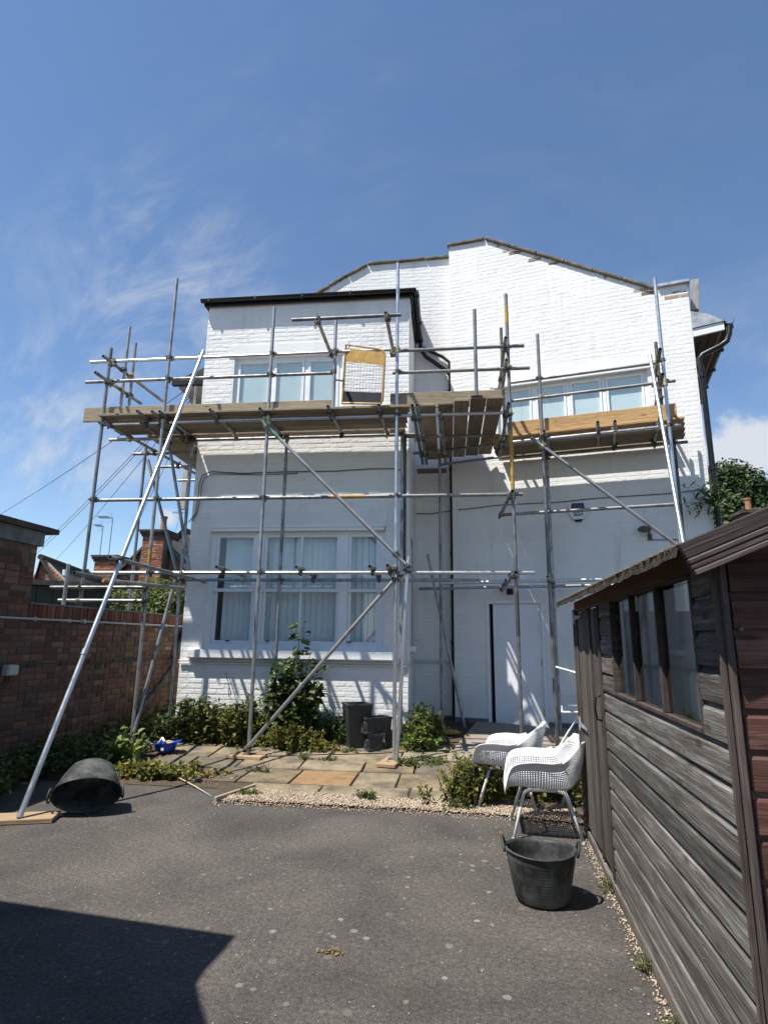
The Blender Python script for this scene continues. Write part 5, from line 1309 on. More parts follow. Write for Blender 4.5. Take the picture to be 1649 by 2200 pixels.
# window: frame, bars, sill, panes
def sbox(name, s0, s1, z0, z1, o0, o1, mat, parent=shed):
    m = MB(); m.prism([(s0, z0), (s1, z0), (s1, z1), (s0, z1)], SC + SNI * o0, SUV, (0, 0, 1), SNI * (o1 - o0)); return m.build(name, M[mat], parent)
wfm = MB()
for a, b, c, d in ((WS0 - .02, WS1 + .02, WZ0 - .014, WZ0), (WS0 - .02, WS1 + .02, WZ1, WZ1 + .03), (WS0 - .022, WS0, WZ0, WZ1), (WS1, WS1 + .022, WZ0, WZ1)):
    wfm.prism([(a, c), (b, c), (b, d), (a, d)], SC - SNI * .022, SUV, (0, 0, 1), SNI * .05)
swin = wfm.build('window', M['shed_trim'], shed)
for k in (1, 2):
    c = WS0 + (WS1 - WS0) * k / 3; plank('glazing_bar', SC + SUV * c + Vector((0, 0, WZ0)) - SNI * .002, SC + SUV * c + Vector((0, 0, WZ1)) - SNI * .002, .026, .03, -SNI, M['shed_trim'], swin)
for k in range(3):
    a, b = WS0 + (WS1 - WS0) * k / 3 + .016, WS0 + (WS1 - WS0) * (k + 1) / 3 - .016; sbox('pane', a, b, WZ0, WZ1, .003 + .002 * k, .006 + .002 * k, 'glass_shed', swin)
# inside: studs and back lining
for s_ in (.05, WS0 + .42, WS0 + .86, WS1 - .02, DS1 - .3):
    plank('stud', SC + SUV * (s_ + .06) + SNI * .04 + Vector((0, 0, .08)), SC + SUV * (s_ + .06) + SNI * .04 + Vector((0, 0, zev - .02)), .045, .045, SNI, M['shed_frame'], shed)
sbox('inner_wall', .02, LS - .02, .0, zev + .4, SWD - .03, SWD, 'shed_door'); sbox('inner_wall', LS - .02, LS, .0, zev - .03, .03, SWD - .04, 'shed_door'); sbox('floor', .0, LS, .02, .05, .03, SWD - .04, 'shed_door')
# ledged door
dn = 6; dw = (DS1 - DS0) / dn
dparent = None
back = MB(); back.prism([(DS0 + .02, .1), (DS1 - .02, .1), (DS1 - .02, zev - .06), (DS0 + .02, zev - .06)], SC + SNI * .012, SUV, (0, 0, 1), SNI * .02); sdoor = back.build('door', M['shed_door'], shed)
for k in range(dn):
    s_ = DS0 + dw * (k + .5); plank('door_plank', SC + SUV * s_ + Vector((0, 0, .085 + BR.uniform(0, .02))) - SNI * (.005 + BR.uniform(0, .006)), SC + SUV * s_ + Vector((0, 0, zev - .055)) - SNI * (.005 + BR.uniform(0, .006)), dw - .006, .02, -SNI, M['shed_door'], sdoor, .004)
for s_ in (DS0 + .012, DS0 + dw * 2.1, DS1 - .02):
    plank('door_batten', SC + SUV * s_ + Vector((0, 0, .085)) - SNI * .024, SC + SUV * s_ + Vector((0, 0, zev - .05)) - SNI * .024, .03, .016, -SNI, M['shed_trim'], sdoor, .003)
for y_ in (1324, 1556):
    hz = ssz(1256, y_)[1]; m = MB(); m.prism([(DS1 + .06, hz - .05), (DS1 + .0, hz - .055), (DS1 - .02, hz - .02), (DS1 - .34, hz - .006), (DS1 - .34, hz + .006), (DS1 - .02, hz + .02), (DS1 + .0, hz + .055), (DS1 + .06, hz + .05)], SC - SNI * .038, SUV, (0, 0, 1), SNI * .004); m.build('hinge', M['lead'], sdoor)
hz = ssz(1310, 1528)[1]; hs = DS0 + .09; m = MB(); m.path([SC + SUV * hs + Vector((0, 0, hz + .08)) - SNI * .02, SC + SUV * hs + Vector((0, 0, hz + .07)) - SNI * .055, SC + SUV * hs + Vector((0, 0, hz)) - SNI * .065, SC + SUV * hs + Vector((0, 0, hz - .07)) - SNI * .055, SC + SUV * hs + Vector((0, 0, hz - .08)) - SNI * .02], .007, 6); m.build('handle', M['black'], sdoor, True)
# corner posts, wall plate, ground board
for s_, w_ in ((-.010, .014), (LS + .0, .03)):
    plank('corner_post', SC + SUV * (s_ + .012) - SNI * .028 + Vector((0, 0, .03)), SC + SUV * (s_ + .012) - SNI * .028 + Vector((0, 0, zev - .02)), w_, .02, -SNI, M['shed_trim'], shed)
plank('corner_post', SC - SUV * .028 - SNI * .014 + Vector((0, 0, .03)), SC - SUV * .028 - SNI * .014 + Vector((0, 0, zev + .0)), .020, .018, -SUV, M['shed_trim'], shed)
plank('wall_plate', SC - SUV * .0 + Vector((0, 0, zev + .0)) - SNI * .006, SC + SUV * LS + Vector((0, 0, zev + .0)) - SNI * .006, .034, .085, (0, 0, 1), M['shed_frame'], shed)
plank('ground_board', SC + SUV * -.02 + Vector((0, 0, .035)) - SNI * .02, SC + SUV * (LS + .02) + Vector((0, 0, .035)) - SNI * .02, .07, .022, -SNI, M['shed_door'], shed)
# red stained gable end facing the viewer
GX = -SNI
for k in range(int((zev + slope * SWD / 2 - ZB) / PT)):
    z = ZB + PT * k; x0 = max(.008, (z + PT - zev + .02) / slope if z + PT > zev - .02 else .008); x1 = SWD - x0 + .008
    if x1 - x0 < .15: continue
    kk = (round(x1 - x0, 3), 'red')
    if kk not in cache: cache[kk] = shiplap('cladding_board', x1 - x0, M['shed_red'])
    oriented('cladding_board', cache[kk], shed, SC + SNI * x1 + Vector((0, 0, z)), GX, (0, 0, 1))
m = MB(); m.prism([(.01, .06), (SWD - .01, .06), (SWD - .01, zev), (SWD / 2, zev + slope * (SWD / 2 + OV) - .01), (.01, zev + slope * OV - .01)], SC + SUV * .006, SNI, (0, 0, 1), SUV * .02); m.build('inner_wall', M['shed_red'], shed)
sh_c = FR(1583, 1352); m = MB(); m.lathe([(0, 0), (.007, .001), (.010, .005), (.006, .010), (0, .011)], sh_c - SUV * .02, 10, (Vector(SNI), Vector((0, 0, 1)), -SUV)); m.build('screw_knob', M['coupler'], shed, True)
# roof: two felted slopes, hanging felt edge, ribbed bargeboards
def roofpt(x, s, dz=0.0): return SC + SUV * s + SNI * x + Vector((0, 0, zev + TILT * (s - LS / 2) + slope * min(x + OV, 2 * (SWD / 2 + OV) - (x + OV)) + dz))
m = MB()
for xa, xb in ((-OV, SWD / 2), (SWD / 2, SWD + OV)):
    q = [roofpt(xa, FO + .02), roofpt(xb, FO + .02), roofpt(xb, LS + .14), roofpt(xa, LS + .14)]; d = Vector((0, 0, .024))
    m.add(q + [p + d for p in q], [(3, 2, 1, 0), (4, 5, 6, 7), (0, 1, 5, 4), (1, 2, 6, 5), (2, 3, 7, 6), (3, 0, 4, 7)])
roof = m.build('roof', M['felt'], shed)
n = 46; m = MB(); rr = random.Random(9)                        # ragged felt folded over the eaves
tp = [roofpt(-OV - .004, FO + .02 + (LS + .12) * i / n, .025 + rr.uniform(0, .004)) for i in range(n + 1)]
bt = [roofpt(-OV - .010 - rr.uniform(0, .008), FO + .02 + (LS + .12) * i / n, -.004 - rr.uniform(0, .012)) for i in range(n + 1)]
ib = [p + SNI * .006 for p in bt]; it = [p + SNI * .02 for p in tp]
m.add(it + tp + bt + ib, [(k * (n + 1) + i, k * (n + 1) + i + 1, (k + 1) * (n + 1) + i + 1, (k + 1) * (n + 1) + i) for k in range(3) for i in range(n)]); m.build('felt_edge', M['felt'], roof)
rr = random.Random(4); m = MB()                                 # moss and lichen crumbs on the eaves
for _ in range(900):
    s_ = rr.uniform(0, LS); p = roofpt(-OV + abs(rr.gauss(0, .03)) - .012, s_, .028); r = rr.uniform(.003, .011)
    m.add([p + Vector((r, 0, 0)), p + Vector((-r, 0, 0)), p + Vector((0, r, 0)), p + Vector((0, -r, 0)), p + Vector((0, 0, r * .9))], [(0, 2, 4), (2, 1, 4), (1, 3, 4), (3, 0, 4)])
tag(m.build('moss', simple('dry_moss', (.10, .085, .045), .98, 0, .5, 20, .2), roof), kind='stuff')
bd = SNI + Vector((0, 0, slope)); bd.normalize(); bu = Vector((0, 0, 1)) - bd * bd.z; bu.normalize()
bs = b0 - SUV * .0; bs = roofpt(-OV - .015, FO - .0, .03)
bl = (SWD / 2 + OV + .03) / bd.dot(SNI)
hh = 0.0
for w_, t_ in ((.052, .018), (.018, .024), (.018, .020), (.018, .026)):
    o0 = bs - bu * (hh + w_ / 2) - SUV * (.004 * (w_ < .03)); plank('bargeboard', o0, o0 + bd * bl, w_ - .002, t_, -SUV, M['shed_trim'], shed, .003); hh += w_
plank('bargeboard', bs - bu * (hh / 2) + SUV * .016, bs - bu * (hh / 2) + SUV * .016 + bd * bl, hh, .012, -SUV, M['shed_trim'], shed, .002)
bd2 = (-SNI + Vector((0, 0, slope))).normalized(); bu2 = (Vector((0, 0, 1)) - bd2 * bd2.z).normalized(); bs2 = roofpt(SWD + OV + .015, FO, .03)
plank('bargeboard', bs2 - bu2 * .05, bs2 - bu2 * .05 + bd2 * bl, .10, .02, -SUV, M['shed_trim'], shed, .003)
# stored boxes seen through the glass
def inbox(name, s, o, z, sz, rz, mat, label, cat):
    c = SC + SUV * s + SNI * o + Vector((0, 0, z)); bx = thing(name, label, cat, c)
    m = MB(); m.box(c + Vector((0, 0, sz[2] / 2)), sz, rz, .004); m.build('carton', M[mat], bx)
    m = MB(); m.box(c + Vector((0, 0, sz[2] + .002)), (sz[0] * 1.01, .05, .003), rz); m.build('tape', M['dry_wood'], bx)
inbox('cardboard_box', WS0 + .78, .26, .72, (.42, .36, .62), R(88), 'cardboard', 'cardboard carton stored behind the middle shed window', 'box')
c = SC + SUV * (WS0 + .24) + SNI * .16 + Vector((0, 0, .80)); m = MB(); m.box(c + Vector((0, 0, .29)), (.40, .20, .60), R(80), .02); m.box(c + Vector((.03, -.02, .61)), (.34, .16, .03), R(66), .008)
tag(m.build('foam_block', M['foam'], None, False, c), 'white block leaning behind the nearest shed window pane', 'block')
# ---------------------------------------------------------------- chairs
def cr(pts, t_):
    n = len(pts) - 1; x = t_ * n; i = min(int(x), n - 1); f = x - i
    p = [pts[max(i - 1, 0)], pts[i], pts[i + 1], pts[min(i + 2, n)]]
    return [.5 * (2 * b + (c - a) * f + (2 * a - 5 * b + 4 * c - d) * f * f + (3 * b - a - 3 * c + d) * f ** 3) for a, b, c, d in zip(*p)]
#         y     z    half-width  lift  ny    nz
PROF = [(.31, .285, .17, .0, .1, 1.0), (.295, .315, .235, .05, .1, 1.0), (.24, .33, .285, .19, .05, 1.0), (.10, .325, .30, .235, .0, 1.0), (-.06, .315, .305, .245, .0, 1.0),
        (-.19, .33, .305, .26, .3, 1.0), (-.265, .41, .30, .22, .8, .7), (-.305, .54, .29, .15, 1.0, .3), (-.335, .70, .235, .05, 1.0, .0)]
def shell_pt(u, v):
    y, z, w, l, ny, nz = cr(PROF, v); k = math.hypot(ny, nz); a = u * math.pi / 2
    x = w * math.copysign(abs(math.sin(a)) ** .62, a) + .035 * u * abs(u) ** 7 * (l / .2)
    lf = l * abs(u) ** 2.7
    roll = .012 * max(0, abs(u) - .94) / .06
    return (x, y + lf * ny / k, z + lf * nz / k - roll)
def make_shell():
    nu, nv = 60, 64; m = MB(); V = [shell_pt(-1 + 2 * i / nu, j / nv) for j in range(nv + 1) for i in range(nu + 1)]; Fs = []
    id_ = lambda i, j: j * (nu + 1) + i
    for j in range(nv):
        for i in range(nu):
            q = [id_(i, j), id_(i + 1, j), id_(i + 1, j + 1), id_(i, j + 1)]
            if i < 4 or i >= nu - 4 or j < 4 or j >= nv - 4: Fs.append(tuple(q)); continue
            c = [sum(V[k][a] for k in q) / 4 for a in range(3)]; b = len(V)
            mids = [[(V[q[k]][a] + V[q[(k + 1) % 4]][a]) / 2 for a in range(3)] for k in range(4)]
            for k in range(4): V.append(tuple(c[a] + (mids[k][a] - c[a]) * .86 for a in range(3)))
            for k in range(4): Fs += [(q[k], q[(k + 1) % 4], b + k), (q[(k + 1) % 4], b + (k + 1) % 4, b + k)]
    me = bpy.data.meshes.new('shell'); me.from_pydata(V, [], Fs); me.materials.append(M['plastic_white']); me.polygons.foreach_set('use_smooth', [True] * len(me.polygons)); return me
shell_me = make_shell()
leg_me = []
for sx in (-1, 1):
    for sy in (-1, 1):
        m = MB(); m.path([(sx * .10, sy * .11, .33), (sx * .15, sy * .155, .325), (sx * .165, sy * .17, .305), (sx * .255, sy * .26, .004)], .016, 10, True, .012); m.lathe([(.013, .0), (.013, .02)], (sx * .256, sy * .261, 0), 8)
        me = bpy.data.meshes.new('leg'); me.from_pydata(m.v, [], m.f); me.materials.append(M['leg_white']); me.polygons.foreach_set('use_smooth', [True] * len(me.polygons)); leg_me.append(me)
m = MB(); m.path([(-.10, -.11, .30), (.10, -.11, .30), (.10, .11, .30), (-.10, .11, .30), (-.10, -.11, .30)], .012, 8)
fr_me = bpy.data.meshes.new('seat_frame'); fr_me.from_pydata(m.v, [], m.f); fr_me.materials.append(M['leg_white'])
def chair(loc, face, label, z=0.0):
    o = thing('garden_chair', label, 'chair', (loc[0], loc[1], z), 'white perforated garden chairs'); o.rotation_euler = (0, 0, math.atan2(face[1], face[0]) - math.pi / 2)
    s = link_mesh('shell', shell_me, o, (0, 0, .03)); sm_ = s.modifiers.new('thickness', 'SOLIDIFY'); sm_.thickness = .007
    link_mesh('seat_frame', fr_me, o, (0, 0, .03))
    for me in leg_me: link_mesh('leg', me, o)
chair((.76, 5.29), (-1, .06), 'nearest white perforated plastic armchair, just behind the black tub')
chair((.565, 6.02), (-.97, .25), 'white perforated armchair further back, standing in the yellow shrub', .012)
chair((1.36, 6.12), (-.9, .4), 'white perforated armchair mostly hidden by shed corner', .012)
# folding garden table behind the chairs
tb_ = thing('garden_table', 'white tubular garden table with glass top behind the shed corner', 'table', (1.75, 7.2, pz(7.2)))
tz = .66; ta = G(1207, 1530, tz); tcx = [ta, ta + Vector((.95, .12, 0)), ta + Vector((.85, .85, 0)), ta + Vector((.0, .62, 0))]; tcx[3] = G(1213, 1523, tz) + Vector((.02, .35, 0))
m = MB(); m.path(tcx + [tcx[0]], .013, 8); m.build('rim', M['leg_white'], tb_, True)
m = MB(); m.add([p + Vector((0, 0, .004)) for p in tcx] + [p + Vector((0, 0, .010)) for p in tcx], [(3, 2, 1, 0), (4, 5, 6, 7), (0, 1, 5, 4), (1, 2, 6, 5), (2, 3, 7, 6), (3, 0, 4, 7)]); m.build('top', M['glass_table'], tb_)
gz = pz(ta.y) + .06
for a, b in ((ta + Vector((.22, .03, 0)), ta + Vector((-.12, .1, 0))), (tcx[3] + Vector((.25, 0, 0)), tcx[3] + Vector((.35, 0, 0))), (tcx[1], tcx[1] + Vector((-.1, 0, 0))), (tcx[2], tcx[2] + Vector((-.1, 0, 0)))):
    m = MB(); m.tube(a, Vector((b.x, b.y, gz)), .013, 8); m.build('leg', M['leg_white'], tb_, 'auto')
ra, rb = YP(1193, 1433, 6.9), YP(1290, 1462, 6.6); m = MB(); m.tube(ra, ra + (rb - ra) * .35, .013, 8, .016); m.tube(ra + (rb - ra) * .35, rb + (rb - ra) * .4, .018, 8)
tag(m.build('parasol_pole', M['lead'], None, 'auto', ra), 'grey parasol pole tip sticking out from behind shed', 'pole')

# ---------------------------------------------------------------- rubber tubs
def tub(name, label, c, axes, r0, r1, h, sq, hand, flat=0.0):
    X, Y, Z = [Vector(a).normalized() for a in axes]; o = thing(name, label, 'tub', c)
    prof = [(0, .004)] + [(r0 * k / 3, .004 if k < 3 else .006) for k in (1, 2)] + [(r0 - .012, 0), (r0, .012)]
    for k in range(1, 31):
        t_ = k / 30; rr = r0 + (r1 - r0) * t_ ** .85; prof.append((rr + (.0034 if k % 2 and k < 27 else 0), .012 + (h - .02) * t_))
    prof += [(r1 + .008, h - .008), (r1 + .009, h), (r1 - .002, h + .001), (r1 - .006, h - .02)]
    for k in range(7): t_ = 1 - k / 6; prof.append((r0 - .008 + (r1 - r0) * t_ ** .85, .02 + (h - .045) * t_))
    prof.append((0, .016))
    m = MB(); n = 44; vs = []
    for r, z in prof:
        for i in range(n):
            a = 2 * math.pi * i / n; zz = z * (1 + hand * .07 * math.cos(2 * a) * (z / h)); k = 1 + flat * math.cos(2 * a) * (z / h)
            vs.append(Vector(c) + X * (r * sq[0] * k * math.cos(a)) + Y * (r * sq[1] * math.sin(a)) + Z * zz)
    m.add(vs, [(k * n + i, k * n + (i + 1) % n, (k + 1) * n + (i + 1) % n, (k + 1) * n + i) for k in range(len(prof) - 1) for i in range(n)])
    m.build('body', M['rubber'], o, True)
    for sg in (-1, 1):
        xr = r1 * sq[0] * (1 + flat); zr = h * (1 + hand * .07); m = MB()
        m.path([Vector(c) + X * (sg * (xr + .004 + .016 * math.sin(math.pi * k / 10))) + Y * (.062 * math.cos(math.pi * k / 10) * 1.0) + Z * (zr - .025 + .065 * math.sin(math.pi * k / 10)) for k in range(11)], .0085, 8); m.build('handle', M['rubber'], o, True)
    return o
tub('rubber_tub', 'upright black rubber tub on tarmac in front of the chairs', (.535, 3.955, .002), ((1, -.12, 0), (.12, 1, 0), (0, 0, 1)), .148, .205, .285, (1, .93), .3)
od = Vector((.40, -.80, -.52)).normalized(); sdv = od.cross(Vector((0, 0, 1))).normalized(); upv = sdv.cross(od)
rimc = G(186, 1708, .165); oc = rimc - od * .33
tub('rubber_tub', 'black rubber tub tipped on its side near the long raking tube', oc, (sdv, upv, od), .155, .245, .33, (1.12, .74), -.4)

# ---------------------------------------------------------------- planters, hard hat, odds and ends
def planter(name, label, c, rz, w0, w1, h, panel=True, ln=None, lift=0.0):
    c = Vector(c); o = thing(name, label, 'planter', c); X, Y = Vector((math.cos(rz), math.sin(rz), 0)), Vector((-math.sin(rz), math.cos(rz), 0))
    l0, l1 = (ln, ln * 1.04) if ln else (w0, w1)
    ring = lambda a, b, z: [c + X * (sx * a / 2) + Y * (sy * b / 2) + Vector((0, 0, z)) for sx, sy in ((-1, -1), (1, -1), (1, 1), (-1, 1))]
    m = MB(); R_ = [ring(l0, w0, 0), ring(l1, w1, h - .03), ring(l1 + .018, w1 + .018, h - .028), ring(l1 + .018, w1 + .018, h), ring(l1 - .04, w1 - .04, h), ring(l1 - .05, w1 - .05, h - .07)]
    m.add([v for g in R_ for v in g], [(k * 4 + i, k * 4 + (i + 1) % 4, k * 4 + 4 + (i + 1) % 4, k * 4 + 4 + i) for k in range(5) for i in range(4)] + [(3, 2, 1, 0), (20, 21, 22, 23)])
    m.build('pot', M['planter'], o)
    if panel:
        for dirv, half, wid in ((-Y, (w0 + w1) / 4, l0), (-X, (l0 + l1) / 4, w0), (X, (l0 + l1) / 4, w0)):
            sd_ = Vector((0, 0, 1)).cross(dirv); s_ = min(wid, h) * .30; cc_ = c + dirv * (half + .002) + Vector((0, 0, h * .46)); m = MB()
            m.path([cc_ + sd_ * (s_ * 1.08 * math.cos(R(22.5 + 45 * k))) + Vector((0, 0, s_ * 1.08 * math.sin(R(22.5 + 45 * k)))) for k in range(9)], .006, 6); m.build('moulding', M['planter'], o)
        m = MB(); Rr = [ring(l0 + .022, w0 + .022, 0), ring(l0 + .022, w0 + .022, .02), ring(l0 + .002, w0 + .002, .025)]; m.add([v for g in Rr for v in g], [(k * 4 + i, k * 4 + (i + 1) % 4, k * 4 + 4 + (i + 1) % 4, k * 4 + 4 + i) for k in range(2) for i in range(4)]); m.build('foot_band', M['planter'], o)
    return o
p = GP(765, 1607); planter('planter', 'tall tapered dark grey square planter beside the white wall', (p.x, p.y, p.z + .012), R(24), .235, .33, .56, False)
p2_ = GP(801, 1613); planter('planter', 'small square black planter carrying the trough', (p2_.x, p2_.y, p2_.z + .012), R(30), .19, .20, .205)
planter('planter', 'black rectangular trough planter balanced on the small planter', (p2_.x + .02, p2_.y + .06, p2_.z + .22), R(36), .20, .215, .20, True, .36)
planter('planter', 'square black planter tucked behind, half hidden by pole', (p2_.x + .25, p2_.y + .22, p2_.z + .02), R(12), .2, .21, .2)
h = GP(357, 1620); hat = thing('hard_hat', 'blue hard hat lying upside down on the flagstones', 'hard hat', (h.x, h.y, h.z + .012))
hb = Vector((h.x, h.y, h.z + .012)); ax = (Vector((1, 0, .12)).normalized(), Vector((0, 1, 0)), Vector((-.12, 0, 1)).normalized())
m = MB(); m.lathe([(0, 0), (.06, .006), (.10, .035), (.125, .08), (.132, .125), (.138, .128), (.126, .126), (.118, .08), (.09, .035), (0, .012)], hb, 24, ax, (1.12, .95)); m.build('dome', M['hat'], hat, True)
m = MB(); m.prism([(.10 + .10 * math.sin(math.pi * k / 8), .13 * math.cos(math.pi * k / 8)) for k in range(9)], hb + ax[2] * .122, ax[0], ax[1], ax[2] * .006); m.build('peak', M['hat'], hat)
m = MB(); m.prism([(-.10 - .075 * math.sin(math.pi * k / 8), -.12 * math.cos(math.pi * k / 8)) for k in range(9)], hb + ax[2] * .120, ax[0], ax[1], ax[2] * .006); m.build('brim', M['hat'], hat)
m = MB(); m.box(hb + Vector((.0, -.118, .065)), (.035, .004, .03), 0); m.build('sticker', M['white'], hat)
m = MB(); m.box(hb + Vector((.03, .0, .12)), (.12, .09, .03), .4, .01); m.box(hb + Vector((.0, .03, .13)), (.08, .06, .03), 1.1, .008); tag(m.build('rag', M['cardboard'], None, False, hb + Vector((0, 0, .11))), 'crumpled orange brown rag inside the blue hard hat', 'rag')
m = MB(); m.path([hb + Vector((-.10, -.02, .11)), hb + Vector((-.05, -.03, .18)), hb + Vector((.0, -.06, .14))], .018, 7); tag(m.build('glove', M['foam'], None, True, hb + Vector((-.05, 0, .1))), 'whitish glove drooping over the rim of the hard hat', 'glove')
a, b = G(385, 1678), G(455, 1713); m = MB(); m.path([a + Vector((0, 0, .03)), (a + b) / 2 + Vector((0, 0, .025)), b + Vector((0, 0, .008))], .007, 6, True, .004); tag(m.build('cut_stick', M['dry_wood'], None, True, a), 'thin pale cut stick lying across the tarmac edge', 'stick')
g_ = G(708, 2048); m = MB(); rq = random.Random(8)
for k in range(26):
    c = g_ + Vector((rq.gauss(0, .035), rq.gauss(0, .012), .006)); an = rq.uniform(0, 3.1); m.box(c, (.02, .008, .006), an)
tag(m.build('dead_weed', M['leaf_dry'], None, False, g_), 'shrivelled bit of dead weed lying on open tarmac', 'dead weed')
# ---------------------------------------------------------------- plants
def leaf_shape(m, p, d, n, ln, wd, fold=.25, lobes=False):
    d = d.normalized(); s = d.cross(n)
    if s.length < 1e-4: s = d.orthogonal()
    s = s.normalized(); n = s.cross(d).normalized(); k = lambda a, b, c=0.0: p + d * (a * ln) + s * (b * wd) + n * (c * wd)
    if lobes:
        v = [k(0, 0), k(.10, .42, fold), k(.38, .28, fold * .6), k(.55, .52, fold), k(.72, .25, fold * .4), k(1, 0, -.1), k(.72, -.25, fold * .4), k(.55, -.52, fold), k(.38, -.28, fold * .6), k(.10, -.42, fold), k(.4, 0), k(.75, 0)]
        f = [(0, 10, 2, 1), (10, 11, 4, 2), (2, 4, 3), (11, 5, 4), (0, 9, 8, 10), (10, 8, 6, 11), (8, 7, 6), (11, 6, 5)]
    else:
        v = [k(0, 0), k(.35, .5, fold), k(.75, .34, fold * .6), k(1, 0, -.15), k(.75, -.34, fold * .6), k(.35, -.5, fold), k(.45, 0), k(.8, 0, -.04)]
        f = [(0, 6, 1), (6, 7, 2, 1), (7, 3, 2), (0, 5, 6), (6, 5, 4, 7), (7, 4, 3)]
    m.add(v, f)
def rdir(rr, up=.3):
    while True:
        v = Vector((rr.uniform(-1, 1), rr.uniform(-1, 1), rr.uniform(-1, 1)))
        if .05 < v.length < 1: v.normalize(); v.z = v.z * .7 + up; return v.normalized()
def bush(name, label, base, spread, height, stems, leaves, size, mat, seed, group=None, cat='weed', lean=(0, 0), droop=.15, lobes=False, zf=None, aspect=.55):
    """stems fan out of the base; leaves ride along them. spread = (x, y) half sizes of the footprint"""
    rr = random.Random(seed); base = Vector(base); o = thing(name, label, cat, base, group); st = MB(); lf = MB()
    for k in range(stems):
        bx, by = rr.gauss(0, .5) * spread[0], rr.gauss(0, .45) * spread[1]; z0 = (zf or (lambda x, y: base.z))(base.x + bx, base.y + by)
        p0 = Vector((base.x + bx, base.y + by, z0)); hk = height * rr.uniform(.45, 1.0) * max(.4, 1 - .5 * (bx / max(.01, spread[0])) ** 2)
        tip = p0 + Vector((bx * .5 + rr.gauss(0, .18) * hk + lean[0] * hk, by * .4 + rr.gauss(0, .18) * hk + lean[1] * hk, hk)); md = (p0 + tip) / 2 + Vector((rr.gauss(0, .06), rr.gauss(0, .06), hk * .08))
        pts = [p0 * (1 - t) ** 2 + md * 2 * t * (1 - t) + tip * t * t for t in [i / 5 for i in range(6)]]; st.path(pts, .0045, 4, False, .0018)
        for i in range(max(2, int(leaves / stems))):
            t = rr.random() ** .75 * .95 + .05; c = p0 * (1 - t) ** 2 + md * 2 * t * (1 - t) + tip * t * t
            d = rdir(rr, .15); d.z -= droop * rr.random(); nrm = Vector((rr.gauss(0, .5), rr.gauss(0, .5) - .2, 1)); s = size * rr.uniform(.55, 1.25) * (1.15 - .45 * t)
            leaf_shape(lf, c + d * s * .2, d, nrm, s, s * aspect * rr.uniform(.8, 1.2), .25, lobes)
    tag(st.build('stem', M['stem'], o, False, fix=False), kind='stuff'); tag(lf.build('leaves', M[mat], o, True, fix=False), kind='stuff'); return o
def at(x, y): p = GP(x, y); return (p.x, p.y, p.z)
zf = lambda x, y: patio_z(x, y)
WG = 'weeds along the foot of the white wing'
bush('weed_clump', 'dense bushy weeds against the left end of the white wing', (-3.55, 8.25, pz(8.25)), (.32, .16), .62, 90, 2600, .085, 'leaf', 1, WG, zf=zf)
bush('weed_clump', 'leafy yellowish weeds between hard hat and scaffold pole', (-3.0, 8.15, pz(8.15)), (.34, .18), .60, 95, 2800, .075, 'leaf_yellow', 2, WG, zf=zf)
bush('weed_clump', 'tallest straggly weeds just left of the sapling', (-2.72, 8.32, pz(8.3)), (.22, .12), .66, 60, 1700, .08, 'leaf', 3, WG, zf=zf)
bush('weed_clump', 'low yellow green weeds below the sapling', (-2.05, 7.95, pz(7.95)), (.34, .17), .38, 95, 2400, .055, 'leaf_yellow', 4, WG, zf=zf)
bush('weed_clump', 'dark weeds under the sapling against the white wall', (-1.9, 8.3, pz(8.3)), (.34, .14), .52, 80, 2200, .07, 'leaf_dark', 5, WG, zf=zf)
bush('weed_clump', 'thin upright weeds left of the tall grey planter', (-1.5, 8.3, pz(8.3)), (.20, .12), .58, 30, 650, .05, 'leaf_dark', 6, WG, zf=zf)
bush('weed_clump', 'bushy weeds at the right corner of the wing beside the recess', (-.36, 8.45, pz(8.45)), (.19, .18), .56, 80, 2200, .07, 'leaf', 7, WG, zf=zf)
bush('weed_clump', 'broad pale leaved plant in front of the recess weeds', (-.38, 8.15, pz(8.15)), (.15, .09), .34, 18, 150, .14, 'leaf_pale', 8, WG, zf=zf)
SG = 'shaded weeds at the foot of the brick wall'
for i, (y_, hgt, lab) in enumerate(((5.75, .55, 'shaded weeds at the frame edge below the junction box'), (6.35, .50, 'shaded ivy like weeds directly behind the tipped tub'), (7.0, .55, 'shaded weeds at the wall foot behind the broad leaved dock'), (7.65, .42, 'dark weeds at the wall foot left of the leaning hose'), (8.3, .40, 'dark low weeds under the end of the black hose'), (9.0, .5, 'dark weeds in the gap between brick wall and house corner'))):
    bush('weed_clump', lab, (-4.45 + .03 * i, y_, patio_z(0, y_)), (.34, .32), hgt * .75, 30, 620, .085, 'leaf_dark' if i % 2 else 'leaf', 30 + i, SG, zf=zf)
bush('weed_clump', 'broad leaved dock weed beside the left scaffold pole', (*at(268, 1650)[:2], .02), (.12, .10), .48, 20, 190, .13, 'leaf_pale', 40, zf=zf)
bush('weed_clump', 'heap of pulled wilting weeds between tub and flagstones', (*at(335, 1668)[:2], .015), (.42, .17), .17, 80, 1300, .075, 'leaf_yellow', 41, zf=zf, droop=.6)
bush('weed_clump', 'dried weed litter spread on the paving edge', (*at(420, 1668)[:2], .02), (.35, .2), .05, 70, 700, .045, 'leaf_dry', 42, zf=zf, droop=.8)
bush('weed_clump', 'dry stalks and litter by the shaded wall foot', (*at(235, 1618)[:2], .03), (.5, .3), .10, 60, 700, .05, 'leaf_dry', 43, zf=zf, droop=.6)
SM = 'small weeds growing in the paving joints'
